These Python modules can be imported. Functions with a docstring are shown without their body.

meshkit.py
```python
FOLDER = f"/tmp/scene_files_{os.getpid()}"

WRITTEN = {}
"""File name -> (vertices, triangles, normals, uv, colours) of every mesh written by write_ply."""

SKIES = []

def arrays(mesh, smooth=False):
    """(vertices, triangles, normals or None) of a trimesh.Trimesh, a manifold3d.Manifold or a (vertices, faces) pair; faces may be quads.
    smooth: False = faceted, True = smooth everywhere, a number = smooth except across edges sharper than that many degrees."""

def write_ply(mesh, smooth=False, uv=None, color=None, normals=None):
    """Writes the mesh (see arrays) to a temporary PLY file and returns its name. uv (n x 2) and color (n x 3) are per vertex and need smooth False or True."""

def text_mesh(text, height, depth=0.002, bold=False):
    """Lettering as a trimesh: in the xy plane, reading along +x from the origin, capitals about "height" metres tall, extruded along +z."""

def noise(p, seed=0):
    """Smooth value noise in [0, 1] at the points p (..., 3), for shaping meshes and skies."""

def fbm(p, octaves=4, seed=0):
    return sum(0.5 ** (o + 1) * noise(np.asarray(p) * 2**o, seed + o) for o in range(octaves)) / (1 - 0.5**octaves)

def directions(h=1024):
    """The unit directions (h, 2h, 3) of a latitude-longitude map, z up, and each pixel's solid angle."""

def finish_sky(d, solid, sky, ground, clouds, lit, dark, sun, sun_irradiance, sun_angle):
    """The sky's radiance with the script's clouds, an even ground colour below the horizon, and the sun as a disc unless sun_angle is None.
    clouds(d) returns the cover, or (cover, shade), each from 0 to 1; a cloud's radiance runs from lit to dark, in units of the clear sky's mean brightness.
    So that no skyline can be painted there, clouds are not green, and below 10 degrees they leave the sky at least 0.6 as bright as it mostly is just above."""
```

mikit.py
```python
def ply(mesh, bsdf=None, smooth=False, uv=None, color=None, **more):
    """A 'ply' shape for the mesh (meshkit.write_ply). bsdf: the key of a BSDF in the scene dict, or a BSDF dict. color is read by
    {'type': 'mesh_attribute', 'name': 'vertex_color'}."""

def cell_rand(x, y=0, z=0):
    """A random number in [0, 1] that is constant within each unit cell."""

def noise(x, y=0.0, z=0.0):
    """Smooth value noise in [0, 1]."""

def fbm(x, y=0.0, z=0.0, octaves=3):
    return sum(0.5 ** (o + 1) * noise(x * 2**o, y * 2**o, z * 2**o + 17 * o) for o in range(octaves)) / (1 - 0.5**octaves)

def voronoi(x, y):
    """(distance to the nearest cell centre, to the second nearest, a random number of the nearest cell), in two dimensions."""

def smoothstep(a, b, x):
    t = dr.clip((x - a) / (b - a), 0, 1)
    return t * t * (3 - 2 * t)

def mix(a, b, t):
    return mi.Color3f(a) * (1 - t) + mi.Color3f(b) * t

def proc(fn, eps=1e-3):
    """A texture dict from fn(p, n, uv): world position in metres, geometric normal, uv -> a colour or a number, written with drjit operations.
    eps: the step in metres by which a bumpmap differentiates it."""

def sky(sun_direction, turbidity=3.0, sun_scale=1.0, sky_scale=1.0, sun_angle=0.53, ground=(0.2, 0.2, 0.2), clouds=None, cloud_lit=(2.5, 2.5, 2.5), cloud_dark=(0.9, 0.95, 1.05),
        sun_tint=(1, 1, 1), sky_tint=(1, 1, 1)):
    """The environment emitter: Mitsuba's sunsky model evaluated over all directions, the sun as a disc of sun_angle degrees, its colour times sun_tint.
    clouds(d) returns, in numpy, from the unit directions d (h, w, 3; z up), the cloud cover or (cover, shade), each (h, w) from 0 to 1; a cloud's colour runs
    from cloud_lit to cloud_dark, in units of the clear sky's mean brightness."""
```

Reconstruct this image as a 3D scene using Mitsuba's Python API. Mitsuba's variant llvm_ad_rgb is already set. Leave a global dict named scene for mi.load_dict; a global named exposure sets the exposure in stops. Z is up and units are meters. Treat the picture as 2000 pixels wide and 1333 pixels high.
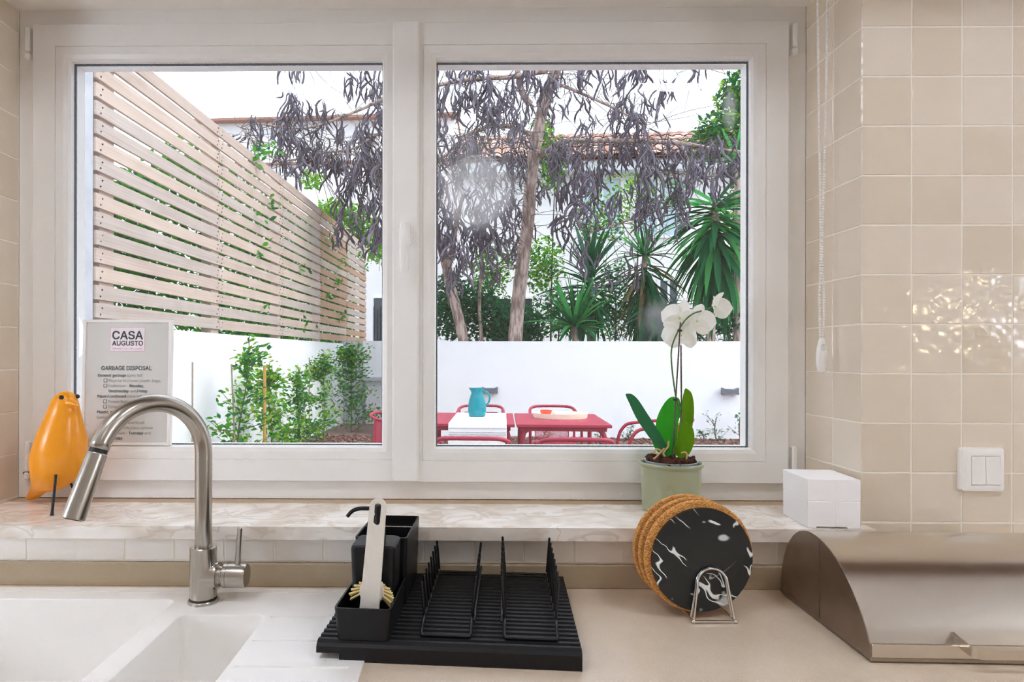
import math, random
import numpy as np
import trimesh
import mitsuba as mi
import mikit
from mikit import ply, proc, noise, fbm, smoothstep, mix
import meshkit
from shapely.geometry import Polygon, Point, box as sbox
from shapely import affinity
import manifold3d as m3

T = mi.ScalarTransform4f
scene, labels = {}, {}
PI = math.pi

# ------------------------------------------------------------------ camera, sky, lamps, exposure
F_PX, CX, CY, YAW, ROLL, EYE_Z = 1242.0, 890.0, 697.0, math.radians(0.7), 0.0017, 1.36
FWD = np.array([-math.sin(YAW), math.cos(YAW), 0.0])
_R0, _U0 = np.array([math.cos(YAW), math.sin(YAW), 0.0]), np.array([0, 0, 1.0])
RIGHT, UP = _R0 * math.cos(ROLL) + _U0 * math.sin(ROLL), _U0 * math.cos(ROLL) - _R0 * math.sin(ROLL)
EYE = np.array([0, 0, EYE_Z])
scene['camera'] = {
    'type': 'perspective', 'fov_axis': 'x', 'fov': math.degrees(2 * math.atan(1000.0 / F_PX)), 'near_clip': 0.05, 'far_clip': 200.0,
    'principal_point_offset_x': (1000.0 - CX) / 2000.0, 'principal_point_offset_y': (666.5 - CY) / 1333.0,
    'to_world': T().look_at(origin=EYE.tolist(), target=(EYE + FWD).tolist(), up=UP.tolist())}
exposure = 0.0
SKY_GAIN = 8.3


def cloud_cover(d):
    n = meshkit.fbm(d * np.array([2.5, 2.5, 5.0]), 4, 3)
    return np.clip(0.93 + 0.1 * n, 0, 1), np.clip(0.9 * n - 0.2, 0, 1)


scene['sky'] = mikit.sky((0.75, -0.38, 0.75), turbidity=4.0, sun_scale=0.14 * SKY_GAIN, sky_scale=SKY_GAIN, sun_angle=25.0, ground=(0.35, 0.35, 0.35),
                         sun_tint=(0.86, 1.0, 1.2), clouds=cloud_cover, cloud_lit=(2.05, 2.28, 2.62), cloud_dark=(1.5, 1.7, 2.0))
CEILING_FILL = (14.5, 15.3, 16.8)            # radiance of the two unseen ceiling lights added over the worktop
LANTERN = (2.2, 2.2, 2.2)         # of the small paper lantern behind the camera
SIDE_FILL = (10.0, 11.3, 13.4) # of the two big fill lanterns added unseen at the sides of the room
PENDANT = (90.0, 72.0, 45.0)      # of the dining table's bulb


# ------------------------------------------------------------------ helpers
def at(px, py, y):
    """The point of the world plane Y = y that pixel (px, py) of the photograph shows."""
    d = FWD + RIGHT * ((px - CX) / F_PX) - UP * ((py - CY) / F_PX)
    return EYE + d * (y / d[1])


GT = math.radians(3.5)            # the garden stands turned by 3.5 degrees to the window wall
GF, GR = np.array([math.sin(GT), math.cos(GT), 0.0]), np.array([math.cos(GT), -math.sin(GT), 0.0])


def G(l, g, z):
    """Garden coordinates: l metres to the right, g metres away, z up."""
    return GR * l + GF * g + np.array([0, 0, z])


def gat(px, py, g):
    d = FWD + RIGHT * ((px - CX) / F_PX) - UP * ((py - CY) / F_PX)
    return EYE + d * (g / (d @ GF))


def gl(px, g):
    return float((gat(px, CY, g)) @ GR)


GM = np.eye(4)
GM[:3, 0], GM[:3, 1] = GR, GF     # maps (l, g, z) to the world


def rgb(h):
    h = h.lstrip('#')
    c = [int(h[i:i + 2], 16) / 255 for i in (0, 2, 4)]
    return [x / 12.92 if x <= 0.04045 else ((x + 0.055) / 1.055) ** 2.4 for x in c]


def col(c):
    c = rgb(c) if isinstance(c, str) else list(c)
    return {'type': 'rgb', 'value': [float(x) for x in c]}


def mat(name, base, rough=0.5, metal=0.0, bump=None, bump_scale=1.0, **kw):
    tex = base if isinstance(base, dict) else col(base)
    b = {'type': 'principled', 'base_color': tex, 'roughness': rough, 'metallic': metal, **kw}
    if bump is not None:
        b = {'type': 'bumpmap', 'arbitrary': bump, 'scale': bump_scale, 'bsdf': b}
    scene[name] = {'type': 'twosided', 'bsdf': b}
    return name


def leafmat(name, base, trans=0.7, rough=0.5):
    scene[name] = {'type': 'principledthin', 'base_color': base if isinstance(base, dict) else col(base), 'roughness': rough,
                   'diff_trans': trans, 'spec_trans': 0.0, 'eta': 1.4}
    return name


COUNT = {}


def fresh(key):
    n = COUNT.get(key, 0)
    COUNT[key] = n + 1
    return key if n == 0 else f'{key}_{n:03d}'


def M4(m):
    return T(np.asarray(m, float).tolist())


def lab(key, label=None, cat=None, group=None, kind=None):
    d = {k: v for k, v in (('label', label), ('category', cat), ('group', group), ('kind', kind)) if v}
    if d:
        labels[key] = {**labels.get(key, {}), **d}
    return key


def thing(name, label, cat, group=None, kind=None):
    return lab(fresh(name), label, cat, group, kind)


def part(parent, name, shape, bsdf=None, smooth=30, m=None, label=None, kind=None, **kw):
    """shape: a mesh, or a ply dict to share."""
    key = fresh(f'{parent}__{name}')
    d = dict(shape) if isinstance(shape, dict) else ply(shape, bsdf, smooth=smooth, **kw)
    if isinstance(shape, dict) and bsdf:
        d['bsdf'] = {'type': 'ref', 'id': bsdf}
    if m is not None:
        d['to_world'] = M4(m)
    scene[key] = d
    lab(key, label=label, kind=kind)
    return key


def solo(name, label, cat, shape, bsdf=None, smooth=30, m=None, group=None, kind=None, **kw):
    key = thing(name, label, cat, group, kind)
    d = dict(shape) if isinstance(shape, dict) else ply(shape, bsdf, smooth=smooth, **kw)
    if m is not None:
        d['to_world'] = M4(m)
    scene[key] = d
    return key


def struct(name, shape, bsdf, smooth=False, label=None, m=None):
    key = fresh(name)
    d = ply(shape, bsdf, smooth=smooth)
    if m is not None:
        d['to_world'] = M4(m)
    scene[key] = d
    return lab(key, label, kind='structure')


cat = trimesh.util.concatenate


def mv(mesh, x=0, y=0, z=0):
    m = mesh.copy()
    m.apply_translation([x, y, z])
    return m


def mat4(loc=(0, 0, 0), rz=0.0, rx=0.0, ry=0.0, s=1.0):
    cz, sz, cx_, sx, cy_, sy = math.cos(rz), math.sin(rz), math.cos(rx), math.sin(rx), math.cos(ry), math.sin(ry)
    Rz, Rx, Ry = np.array([[cz, -sz, 0], [sz, cz, 0], [0, 0, 1]]), np.array([[1, 0, 0], [0, cx_, -sx], [0, sx, cx_]]), np.array([[cy_, 0, sy], [0, 1, 0], [-sy, 0, cy_]])
    m = np.eye(4)
    m[:3, :3] = Rz @ Ry @ Rx @ (np.diag(s) if np.ndim(s) else np.eye(3) * s)
    m[:3, 3] = loc
    return m


def frame_m(loc, x, z_hint=(0, 0, 1), s=1.0):
    """Local x along x, local z as near z_hint as can be."""
    x = np.asarray(x, float) / np.linalg.norm(x)
    y = np.cross(z_hint, x)
    if np.linalg.norm(y) < 1e-6:
        y = np.cross([0, 1, 0], x)
    y /= np.linalg.norm(y)
    m = np.eye(4)
    m[:3, :3] = np.stack([x, y, np.cross(x, y)], 1) * (np.asarray(s) if np.ndim(s) else s)
    m[:3, 3] = loc
    return m


def bx(x0, x1, y0, y1, z0, z1, c=0.0):
    """A box between two corners, its edges chamfered by c."""
    lo, hi = np.array([x0, y0, z0], float), np.array([x1, y1, z1], float)
    if c <= 0:
        b = trimesh.creation.box(extents=hi - lo)
        b.apply_translation((lo + hi) / 2)
        return b
    pts = []
    for k in range(8):
        s = np.array([k & 1, k >> 1 & 1, k >> 2 & 1])
        p, inward = np.where(s, hi, lo), np.where(s, -1.0, 1.0)
        for a in range(3):
            q = inward * c
            q[a] = 0
            pts.append(p + q)
    return trimesh.convex.convex_hull(np.array(pts))


def spline(pts, n=8, closed=False):
    p = np.asarray(pts, float)
    if closed:
        q = np.vstack([p[-1], p, p[0], p[1]])
    else:
        q = np.vstack([2 * p[0] - p[1], p, 2 * p[-1] - p[-2]])
    out = []
    for i in range(1, len(q) - 2):
        a, b, c, d = q[i - 1:i + 3]
        for t in np.linspace(0, 1, n, endpoint=False):
            out.append(0.5 * (2 * b + (c - a) * t + (2 * a - 5 * b + 4 * c - d) * t ** 2 + (3 * b - a - 3 * c + d) * t ** 3))
    if not closed:
        out.append(p[-1])
    return np.array(out)


def bend(pts, r, n=6):
    """A polyline with its inner corners rounded by r."""
    p = [np.asarray(q, float) for q in pts]
    out = [p[0]]
    for a, b, c in zip(p, p[1:], p[2:]):
        u, v = a - b, c - b
        lu, lv = np.linalg.norm(u), np.linalg.norm(v)
        k = min(r, lu * 0.49, lv * 0.49)
        s, e = b + u / lu * k, b + v / lv * k
        for t in np.linspace(0, 1, n + 1):
            out.append((1 - t) ** 2 * s + 2 * t * (1 - t) * b + t ** 2 * e)
    out.append(p[-1])
    return np.array(out)


def tube(pts, r, sides=10, closed=False, flat=None):
    """A tube along a path with capped ends. flat=(a, b): a rectangular strip of half sizes a, b instead of a circle."""
    p = np.asarray(pts, float)
    if closed:
        t = np.roll(p, -1, 0) - np.roll(p, 1, 0)
    else:
        t = np.gradient(p, axis=0)
    t /= np.linalg.norm(t, axis=1, keepdims=True) + 1e-12
    a = np.zeros_like(p)
    ref = np.array([0, 0, 1.0]) if abs(t[0, 2]) < 0.9 else np.array([1.0, 0, 0])
    a0 = np.cross(t[0], ref)
    a0 /= np.linalg.norm(a0)
    for i in range(len(p)):
        a0 = a0 - t[i] * (a0 @ t[i])
        a0 /= np.linalg.norm(a0) + 1e-12
        a[i] = a0
    b = np.cross(t, a)
    r = np.broadcast_to(np.asarray(r, float), (len(p),))
    if flat is None:
        ang = np.arange(sides) * 2 * PI / sides
        ring = np.stack([np.cos(ang), np.sin(ang)], 1)[None] * r[:, None, None]
    else:
        sides = 4
        ring = np.broadcast_to(np.array([[1, 1], [-1, 1], [-1, -1], [1, -1]]) * np.array(flat), (len(p), 4, 2))
    v = p[:, None] + ring[..., :1] * a[:, None] + ring[..., 1:] * b[:, None]
    n = len(p)
    i, j = np.meshgrid(np.arange(n if closed else n - 1), np.arange(sides), indexing='ij')
    i2, j2 = (i + 1) % n, (j + 1) % sides
    q = np.stack([i * sides + j, i * sides + j2, i2 * sides + j2, i2 * sides + j], -1).reshape(-1, 4)
    f = np.vstack([q[:, [0, 1, 2]], q[:, [0, 2, 3]]])
    v = v.reshape(-1, 3)
    if not closed:
        k = len(v)
        v = np.vstack([v, p[0], p[-1]])
        s = np.arange(sides)
        f = np.vstack([f, np.stack([s * 0 + k, (s + 1) % sides, s], 1), np.stack([s * 0 + k + 1, (n - 1) * sides + s, (n - 1) * sides + (s + 1) % sides], 1)])
    return trimesh.Trimesh(v, f, process=False)


def rod(a, b, r, sides=10):
    return tube([a, b], r, sides)


def lathe(prof, n=48):
    """Revolves (radius, z) pairs about z; radius 0 ends close it."""
    prof = np.asarray(prof, float)
    ang = np.arange(n) * 2 * PI / n
    v = np.stack([prof[:, None, 0] * np.cos(ang), prof[:, None, 0] * np.sin(ang), np.broadcast_to(prof[:, 1:], (len(prof), n))], -1).reshape(-1, 3)
    i, j = np.meshgrid(np.arange(len(prof) - 1), np.arange(n), indexing='ij')
    q = np.stack([i * n + j, i * n + (j + 1) % n, (i + 1) * n + (j + 1) % n, (i + 1) * n + j], -1).reshape(-1, 4)
    m = trimesh.Trimesh(v, np.vstack([q[:, [0, 1, 2]], q[:, [0, 2, 3]]]), process=True)
    m.update_faces(m.nondegenerate_faces())
    return m


def prism(poly, depth, axis='z'):
    """Extrudes a shapely polygon. axis 'z': in xy, up. 'x': polygon (y, z) along x. 'y': polygon (x, z) along y."""
    m = trimesh.creation.extrude_polygon(poly, depth, engine='earcut')
    if axis == 'x':
        m.vertices = m.vertices[:, [2, 0, 1]]
    elif axis == 'y':
        m.vertices = m.vertices[:, [0, 2, 1]]
        m.invert()
    return m


def to_man(m):
    return m3.Manifold(m3.Mesh(np.asarray(m.vertices, np.float32), np.asarray(m.faces, np.uint32)))


def from_man(m):
    x = m.to_mesh()
    return trimesh.Trimesh(x.vert_properties[:, :3], x.tri_verts, process=False)


def rrect(x0, x1, y0, y1, r, q=6):
    return sbox(x0 + r, y0 + r, x1 - r, y1 - r).buffer(r, quad_segs=q)


def rprism(x0, x1, y0, y1, z0, z1, r, q=6):
    """A box with rounded upright edges."""
    return mv(prism(rrect(x0, x1, y0, y1, r, q), z1 - z0), z=z0)


def loft(rings, cap=True):
    """A skin over rings of equally many points (n x k x 3)."""
    r = np.asarray(rings, float)
    n, k = r.shape[:2]
    v = r.reshape(-1, 3)
    i, j = np.meshgrid(np.arange(n - 1), np.arange(k), indexing='ij')
    q = np.stack([i * k + j, i * k + (j + 1) % k, (i + 1) * k + (j + 1) % k, (i + 1) * k + j], -1).reshape(-1, 4)
    f = np.vstack([q[:, [0, 1, 2]], q[:, [0, 2, 3]]])
    if cap:
        c0, c1, s = len(v), len(v) + 1, np.arange(k)
        v = np.vstack([v, r[0].mean(0), r[-1].mean(0)])
        f = np.vstack([f, np.stack([s * 0 + c0, (s + 1) % k, s], 1), np.stack([s * 0 + c1, (n - 1) * k + s, (n - 1) * k + (s + 1) % k], 1)])
    return trimesh.Trimesh(v, f, process=False)


def strip(center, left, n_across=1):
    """A ribbon: rows of points center +- left."""
    c, l = np.asarray(center, float), np.asarray(left, float)
    u = np.linspace(-1, 1, n_across + 1)
    v = (c[:, None] + l[:, None] * u[None, :, None])
    k = n_across + 1
    i, j = np.meshgrid(np.arange(len(c) - 1), np.arange(n_across), indexing='ij')
    q = np.stack([i * k + j, i * k + j + 1, (i + 1) * k + j + 1, (i + 1) * k + j], -1).reshape(-1, 4)
    return trimesh.Trimesh(v.reshape(-1, 3), np.vstack([q[:, [0, 1, 2]], q[:, [0, 2, 3]]]), process=False)


def many(template, mats):
    """One mesh of the template under many matrices."""
    v, f = np.asarray(template.vertices), np.asarray(template.faces)
    ms = np.asarray(mats)
    vs = np.einsum('kij,nj->kni', ms[:, :3, :3], v) + ms[:, None, :3, 3]
    fs = f[None] + (np.arange(len(ms)) * len(v))[:, None, None]
    return trimesh.Trimesh(vs.reshape(-1, 3), fs.reshape(-1, 3), process=False)


def rot_random(rng, loc, s, up_bias=0.0):
    z = rng.normal(size=3) + np.array([0, 0, up_bias])
    z /= np.linalg.norm(z)
    x = np.cross(z, rng.normal(size=3))
    return frame_m(loc, x, z, s)

# ------------------------------------------------------------------ materials
def dr_max(a, b):
    return (a + b + abs(a - b)) * .5


def n3(p, s, o=2):
    return fbm(p.x * s, p.y * s, p.z * s, o)


def tile_bump(p, n, uv):
    return n3(p, 26, 2) * 0.8 + n3(p, 90, 1) * 0.2


for k, c in enumerate(('#e3d6c3', '#e6dac9', '#dfd1bd')):
    mat(f'tile_{k}', c, 0.11, bump=proc(tile_bump, 1e-3), bump_scale=0.0026, specular=0.5)
mat('tile_strip', '#f6f1ea', 0.15, bump=proc(tile_bump, 1e-3), bump_scale=0.0012)
mat('grout', '#efe8dc', 0.8)
mat('plaster', '#efece6', 0.85)
mat('room_paint', '#f2f1ee', 0.9)
mat('wood_floor', '#8a6c4e', 0.5)
mat('walnut', '#6e4f38', 0.45)
mat('cabinet_white', '#e9e6e0', 0.5)
mat('frame_white', '#eceae6', 0.35)
mat('frame_cap', '#f2f1ee', 0.3)
mat('gasket', '#565c62', 0.6)
mat('plastic_white', '#f0eeea', 0.3)
mat('black_trim', '#1a1a1a', 0.5)


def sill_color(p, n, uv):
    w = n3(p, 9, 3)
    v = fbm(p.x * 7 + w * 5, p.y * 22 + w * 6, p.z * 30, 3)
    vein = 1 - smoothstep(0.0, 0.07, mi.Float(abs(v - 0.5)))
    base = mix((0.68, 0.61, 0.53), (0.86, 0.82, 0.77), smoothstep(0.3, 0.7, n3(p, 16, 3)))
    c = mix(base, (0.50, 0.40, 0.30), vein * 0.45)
    shade_band = smoothstep(1.432, 1.446, p.y + 0.012 * (n3(p, 20, 2) - 0.5))     # shade at the foot of the frame, painted into the stone
    return mix(c, (0.33, 0.20, 0.07), shade_band * 0.85)


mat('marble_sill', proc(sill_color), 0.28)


def quartz_color(p, n, uv):
    s = noise(p.x * 900, p.y * 900, p.z * 900)
    return mix((0.60, 0.49, 0.375), (0.70, 0.59, 0.47), s * 0.6 + 0.4 * n3(p, 40, 2))


mat('quartz_counter', proc(quartz_color), 0.3)


def shaded_upstand_color(p, n, uv):  # the worktop's stone, its colour darkened to stand for shade
    return mix((0.33, 0.25, 0.16), (0.42, 0.33, 0.22), noise(p.x * 900, p.y * 900, p.z * 900) * 0.6 + 0.4 * n3(p, 40, 2))


mat('quartz_shaded', proc(shaded_upstand_color), 0.3)
mat('sink_white', '#f2f0ec', 0.35)


def brushed(p, n, uv):
    return noise(p.x * 30, p.y * 1500, p.z * 1500) * 0.5 + noise(p.x * 120, p.y * 2500, p.z * 2500) * 0.5


mat('steel_faucet', (0.46, 0.42, 0.37), 0.24, 1.0)
mat('steel_box', (0.66, 0.60, 0.53), 0.2, 1.0)


def worn_steel(p, n, uv):
    return mix((0.25, 0.19, 0.15), (0.38, 0.31, 0.25), n3(p, 22, 3))


mat('steel_end', proc(worn_steel), 0.4, 1.0)
mat('chrome', (0.75, 0.72, 0.68), 0.12, 1.0)
mat('black_plastic', '#0b0b0d', 0.4, specular=0.3)
mat('black_matte', '#0e0b0c', 0.5, specular=0.3)
mat('black_wire', '#17171a', 0.3, 0.3)
mat('brush_plastic', '#d9d3c9', 0.45)
mat('bristle', '#dcc98c', 0.7)
mat('yellow_gloss', '#f69c00', 0.22, specular=0.5, clearcoat=0.4, clearcoat_gloss=0.9)


def cork_color(p, n, uv):
    return mix((0.38, 0.16, 0.04), (0.72, 0.35, 0.10), smoothstep(0.25, 0.75, noise(p.x * 500, p.y * 500, p.z * 500)))


mat('cork', proc(cork_color), 0.85)


def marble_black(p, n, uv):
    w, w2 = n3(p, 16, 3), n3(p + 3.3, 20, 3)
    u, v = (p.x * .80 - p.z * .60) + .035 * (w - .5), (p.x * .60 + p.z * .80) + .040 * (w2 - .5)
    c = mi.Float(0)
    for k, (su, sv, cut, thin, off) in enumerate(((9, 30, .42, .030, 0.0), (14, 52, .44, .034, 5.0), (34, 11, .52, .022, 9.0))):
        r = mi.Float(abs(fbm(u * su + off, v * sv + off, off, 2) - .5))
        g = smoothstep(cut, cut + .10, fbm(u * su * 1.3 + 31 + off, v * sv * .45 + 17, 2.0 + off, 2))
        c = dr_max(c, (1 - smoothstep(thin * .35, thin, r)) * g)
    blotch = smoothstep(.70, .78, n3(p + 5.5, 24, 3)) * .7
    return mix((0.008, 0.010, 0.011), (0.82, 0.86, 0.85), dr_max(c, blotch))


mat('black_marble', proc(marble_black), 0.25)
mat('pot_green', '#9ca182', 0.2, clearcoat=0.5, clearcoat_gloss=0.9)
mat('pot_clear', '#b9c4c6', 0.2)
mat('bark', '#4a2a1c', 0.9)
mat('root_tan', '#b79a6a', 0.7)
leafmat('orchid_leaf_mid', '#3a9a2c', 0.55, 0.3)
leafmat('orchid_leaf_dark', '#356b46', 0.3, 0.3)
leafmat('orchid_leaf_olive', '#5d8a1c', 0.5, 0.3)
leafmat('petal', '#f6f5ee', 0.9, 0.6)
leafmat('petal_green', '#dfe6b0', 0.8, 0.6)
mat('flower_stem', '#4d6b3c', 0.5)
mat('stake_dark', '#4a4038', 0.5)
mat('bud_green', '#a8b83a', 0.5)
mat('paper_white', '#f3f2f2', 0.5)
mat('paper_grey', '#cfcdc8', 0.35)
mat('ink_dark', '#26363a', 0.6)
mat('ink_grey', '#77787a', 0.6)
mat('ink_pink', '#c9a0b4', 0.6)
mat('logo_pink', '#eadfe4', 0.6)
mat('tan_print', '#c4a98c', 0.5)

# outdoors
mat('render_white', '#f4f5f7', 0.9)


def grey_render(p, n, uv):
    return mix((0.42, 0.44, 0.47), (0.62, 0.64, 0.68), n3(p, 6, 3))


mat('concrete', proc(grey_render), 0.9)


def wood_fn(a, b):
    def fn(p, n, uv):
        g = fbm(p.x * 3 + p.y * 1.2, p.y * 1.2, p.z * 90, 3)
        k = n3(p, 5, 2)
        return mix(a, b, mi.Float(0.65 * g + 0.35 * k))
    return fn


for k, (a, b) in enumerate((((0.42, 0.31, 0.245), (0.68, 0.57, 0.49)), ((0.47, 0.35, 0.27), (0.72, 0.60, 0.51)), ((0.39, 0.31, 0.26), (0.64, 0.56, 0.50)), ((0.38, 0.22, 0.13), (0.60, 0.40, 0.27)))):
    mat(f'larch_{k}', proc(wood_fn(a, b)), 0.75)
mat('screw_dark', '#4a3c36', 0.7)
mat('soil', '#75605a', 0.95)
mat('chips_0', '#8d6a5c', 0.95)
mat('chips_1', '#6a4a44', 0.95)
mat('red_metal', '#a62f46', 0.4)
mat('cloth_white', '#f1f1f0', 0.95)
mat('cloth_grey', '#c4c9cf', 0.95)
scene['teal_glass'] = {'type': 'principled', 'base_color': col((0.0, 0.42, 0.50)), 'roughness': 0.08, 'spec_trans': 0.45, 'eta': 1.5}
mat('cream', '#eee6cf', 0.5)
mat('bowl_orange', '#e8503a', 0.4)
mat('lamp_grey', '#6c7079', 0.5)
mat('dark_glass', '#3a444c', 0.12)
mat('pale_glass', '#bcd0da', 0.12)
mat('roof_tile', '#a8806f', 0.85)
mat('roof_tile_pale', '#bfa092', 0.85)
mat('fascia', '#d4dadb', 0.7)
mat('house_white', '#f1f1ef', 0.9)
mat('bamboo', '#9a8a78', 0.7)
mat('bamboo_yellow', '#c39a4c', 0.7)


def trunk_color(p, n, uv):
    g = fbm(p.x * 30, p.y * 30, p.z * 5, 3)
    return mix((0.26, 0.18, 0.15), (0.62, 0.48, 0.42), smoothstep(0.3, 0.7, g))


mat('trunk_bark', proc(trunk_color), 0.95)
mat('twig', '#6b6058', 0.9)
for k, c in enumerate(('#5d5560', '#6f6874', '#4a424b')):
    mat(f'pod_{k}', c, 0.6)
leafmat('leaf_shrub_0', '#5aa636', 1.0)
leafmat('leaf_shrub_1', '#a0c84a', 1.1)
leafmat('leaf_shrub_2', '#3b7a50', 0.8)
leafmat('leaf_dark', '#3a7350', 0.8)
leafmat('leaf_laurel', '#3d7a4a', 0.8)
leafmat('leaf_lime', '#8fc040', 1.1)
leafmat('yucca_0', '#5ab564', 1.0)
leafmat('yucca_1', '#2f7048', 0.7)
leafmat('yucca_2', '#5a8a78', 0.8)
leafmat('yucca_dry', '#8a7a58', 0.6)

scene['window_glass'] = {'type': 'thindielectric', 'int_ior': 1.5}

# ------------------------------------------------------------------ the room
RX0, RX1, RY0, RZ1 = -2.4, 3.4, -3.0, 2.62
OX0, OX1, OZ0, OZ1 = -1.044, 0.791, 1.0265, 2.172        # the window's reveal
YW = 1.274                                               # the tiled face of the window wall
core = to_man(bx(RX0 - .2, RX1 + .2, 1.282, 1.66, 0, RZ1)) - to_man(bx(OX0 - .008, OX1 + .008, 1.2, 1.7, 0.998, OZ1))
struct('wall_front', from_man(core), 'plaster', label='cream tiled kitchen wall around the window')
struct('floor', bx(RX0 - .2, RX1 + .2, RY0 - .2, 1.66, -.1, 0), 'wood_floor', label='kitchen floor')
struct('ceiling', bx(RX0 - .2, RX1 + .2, RY0 - .2, 1.66, RZ1, RZ1 + .1), 'room_paint', label='kitchen ceiling')
struct('wall_left', bx(RX0 - .2, RX0, RY0, 1.282, 0, RZ1), 'room_paint', label='left kitchen wall')
struct('wall_right', bx(RX1, RX1 + .2, RY0, 1.282, 0, RZ1), 'room_paint', label='right kitchen wall')
struct('wall_rear', bx(RX0 - .2, RX1 + .2, RY0 - .2, RY0, 0, RZ1), 'room_paint', label='rear kitchen wall')

trng = np.random.default_rng(5)
# grout beds, 2.5 mm behind the tiles' faces
grout = cat([bx(OX1 + .001, OX1 + .70, 1.2750, 1.283, .946, 2.30), bx(OX0 - .35, OX0 - .001, 1.2750, 1.283, .946, 2.30), bx(OX0, OX1 + .001, 1.2750, 1.283, .946, 1.001),
             bx(OX1 + .001, OX1 + .009, 1.2755, 1.482, OZ0, OZ1), bx(OX0 - .009, OX0 - .001, 1.2755, 1.482, OZ0, OZ1)])
part('wall_front', 'grout', grout, 'grout', smooth=False)
TILE = {}


def tile(w, h, loc, face, glaze=None):
    """A tile of w x h, its face looking along -y ('f'), +x ('l') or -x ('r')."""
    key = (round(w, 4), round(h, 4), glaze or int(trng.integers(3)))
    if key not in TILE:
        TILE[key] = ply(bx(-w / 2, w / 2, 0, .0072, -h / 2, h / 2, .0009), f'tile_{key[2]}', smooth=False)
    rz = {'f': 0, 'r': -PI / 2, 'l': PI / 2}[face]
    m = mat4(loc, rz) @ mat4((0, 0, 0), trng.normal() * .004, trng.normal() * .004)
    part('wall_front', 'tile', TILE[key], m=m)


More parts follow.
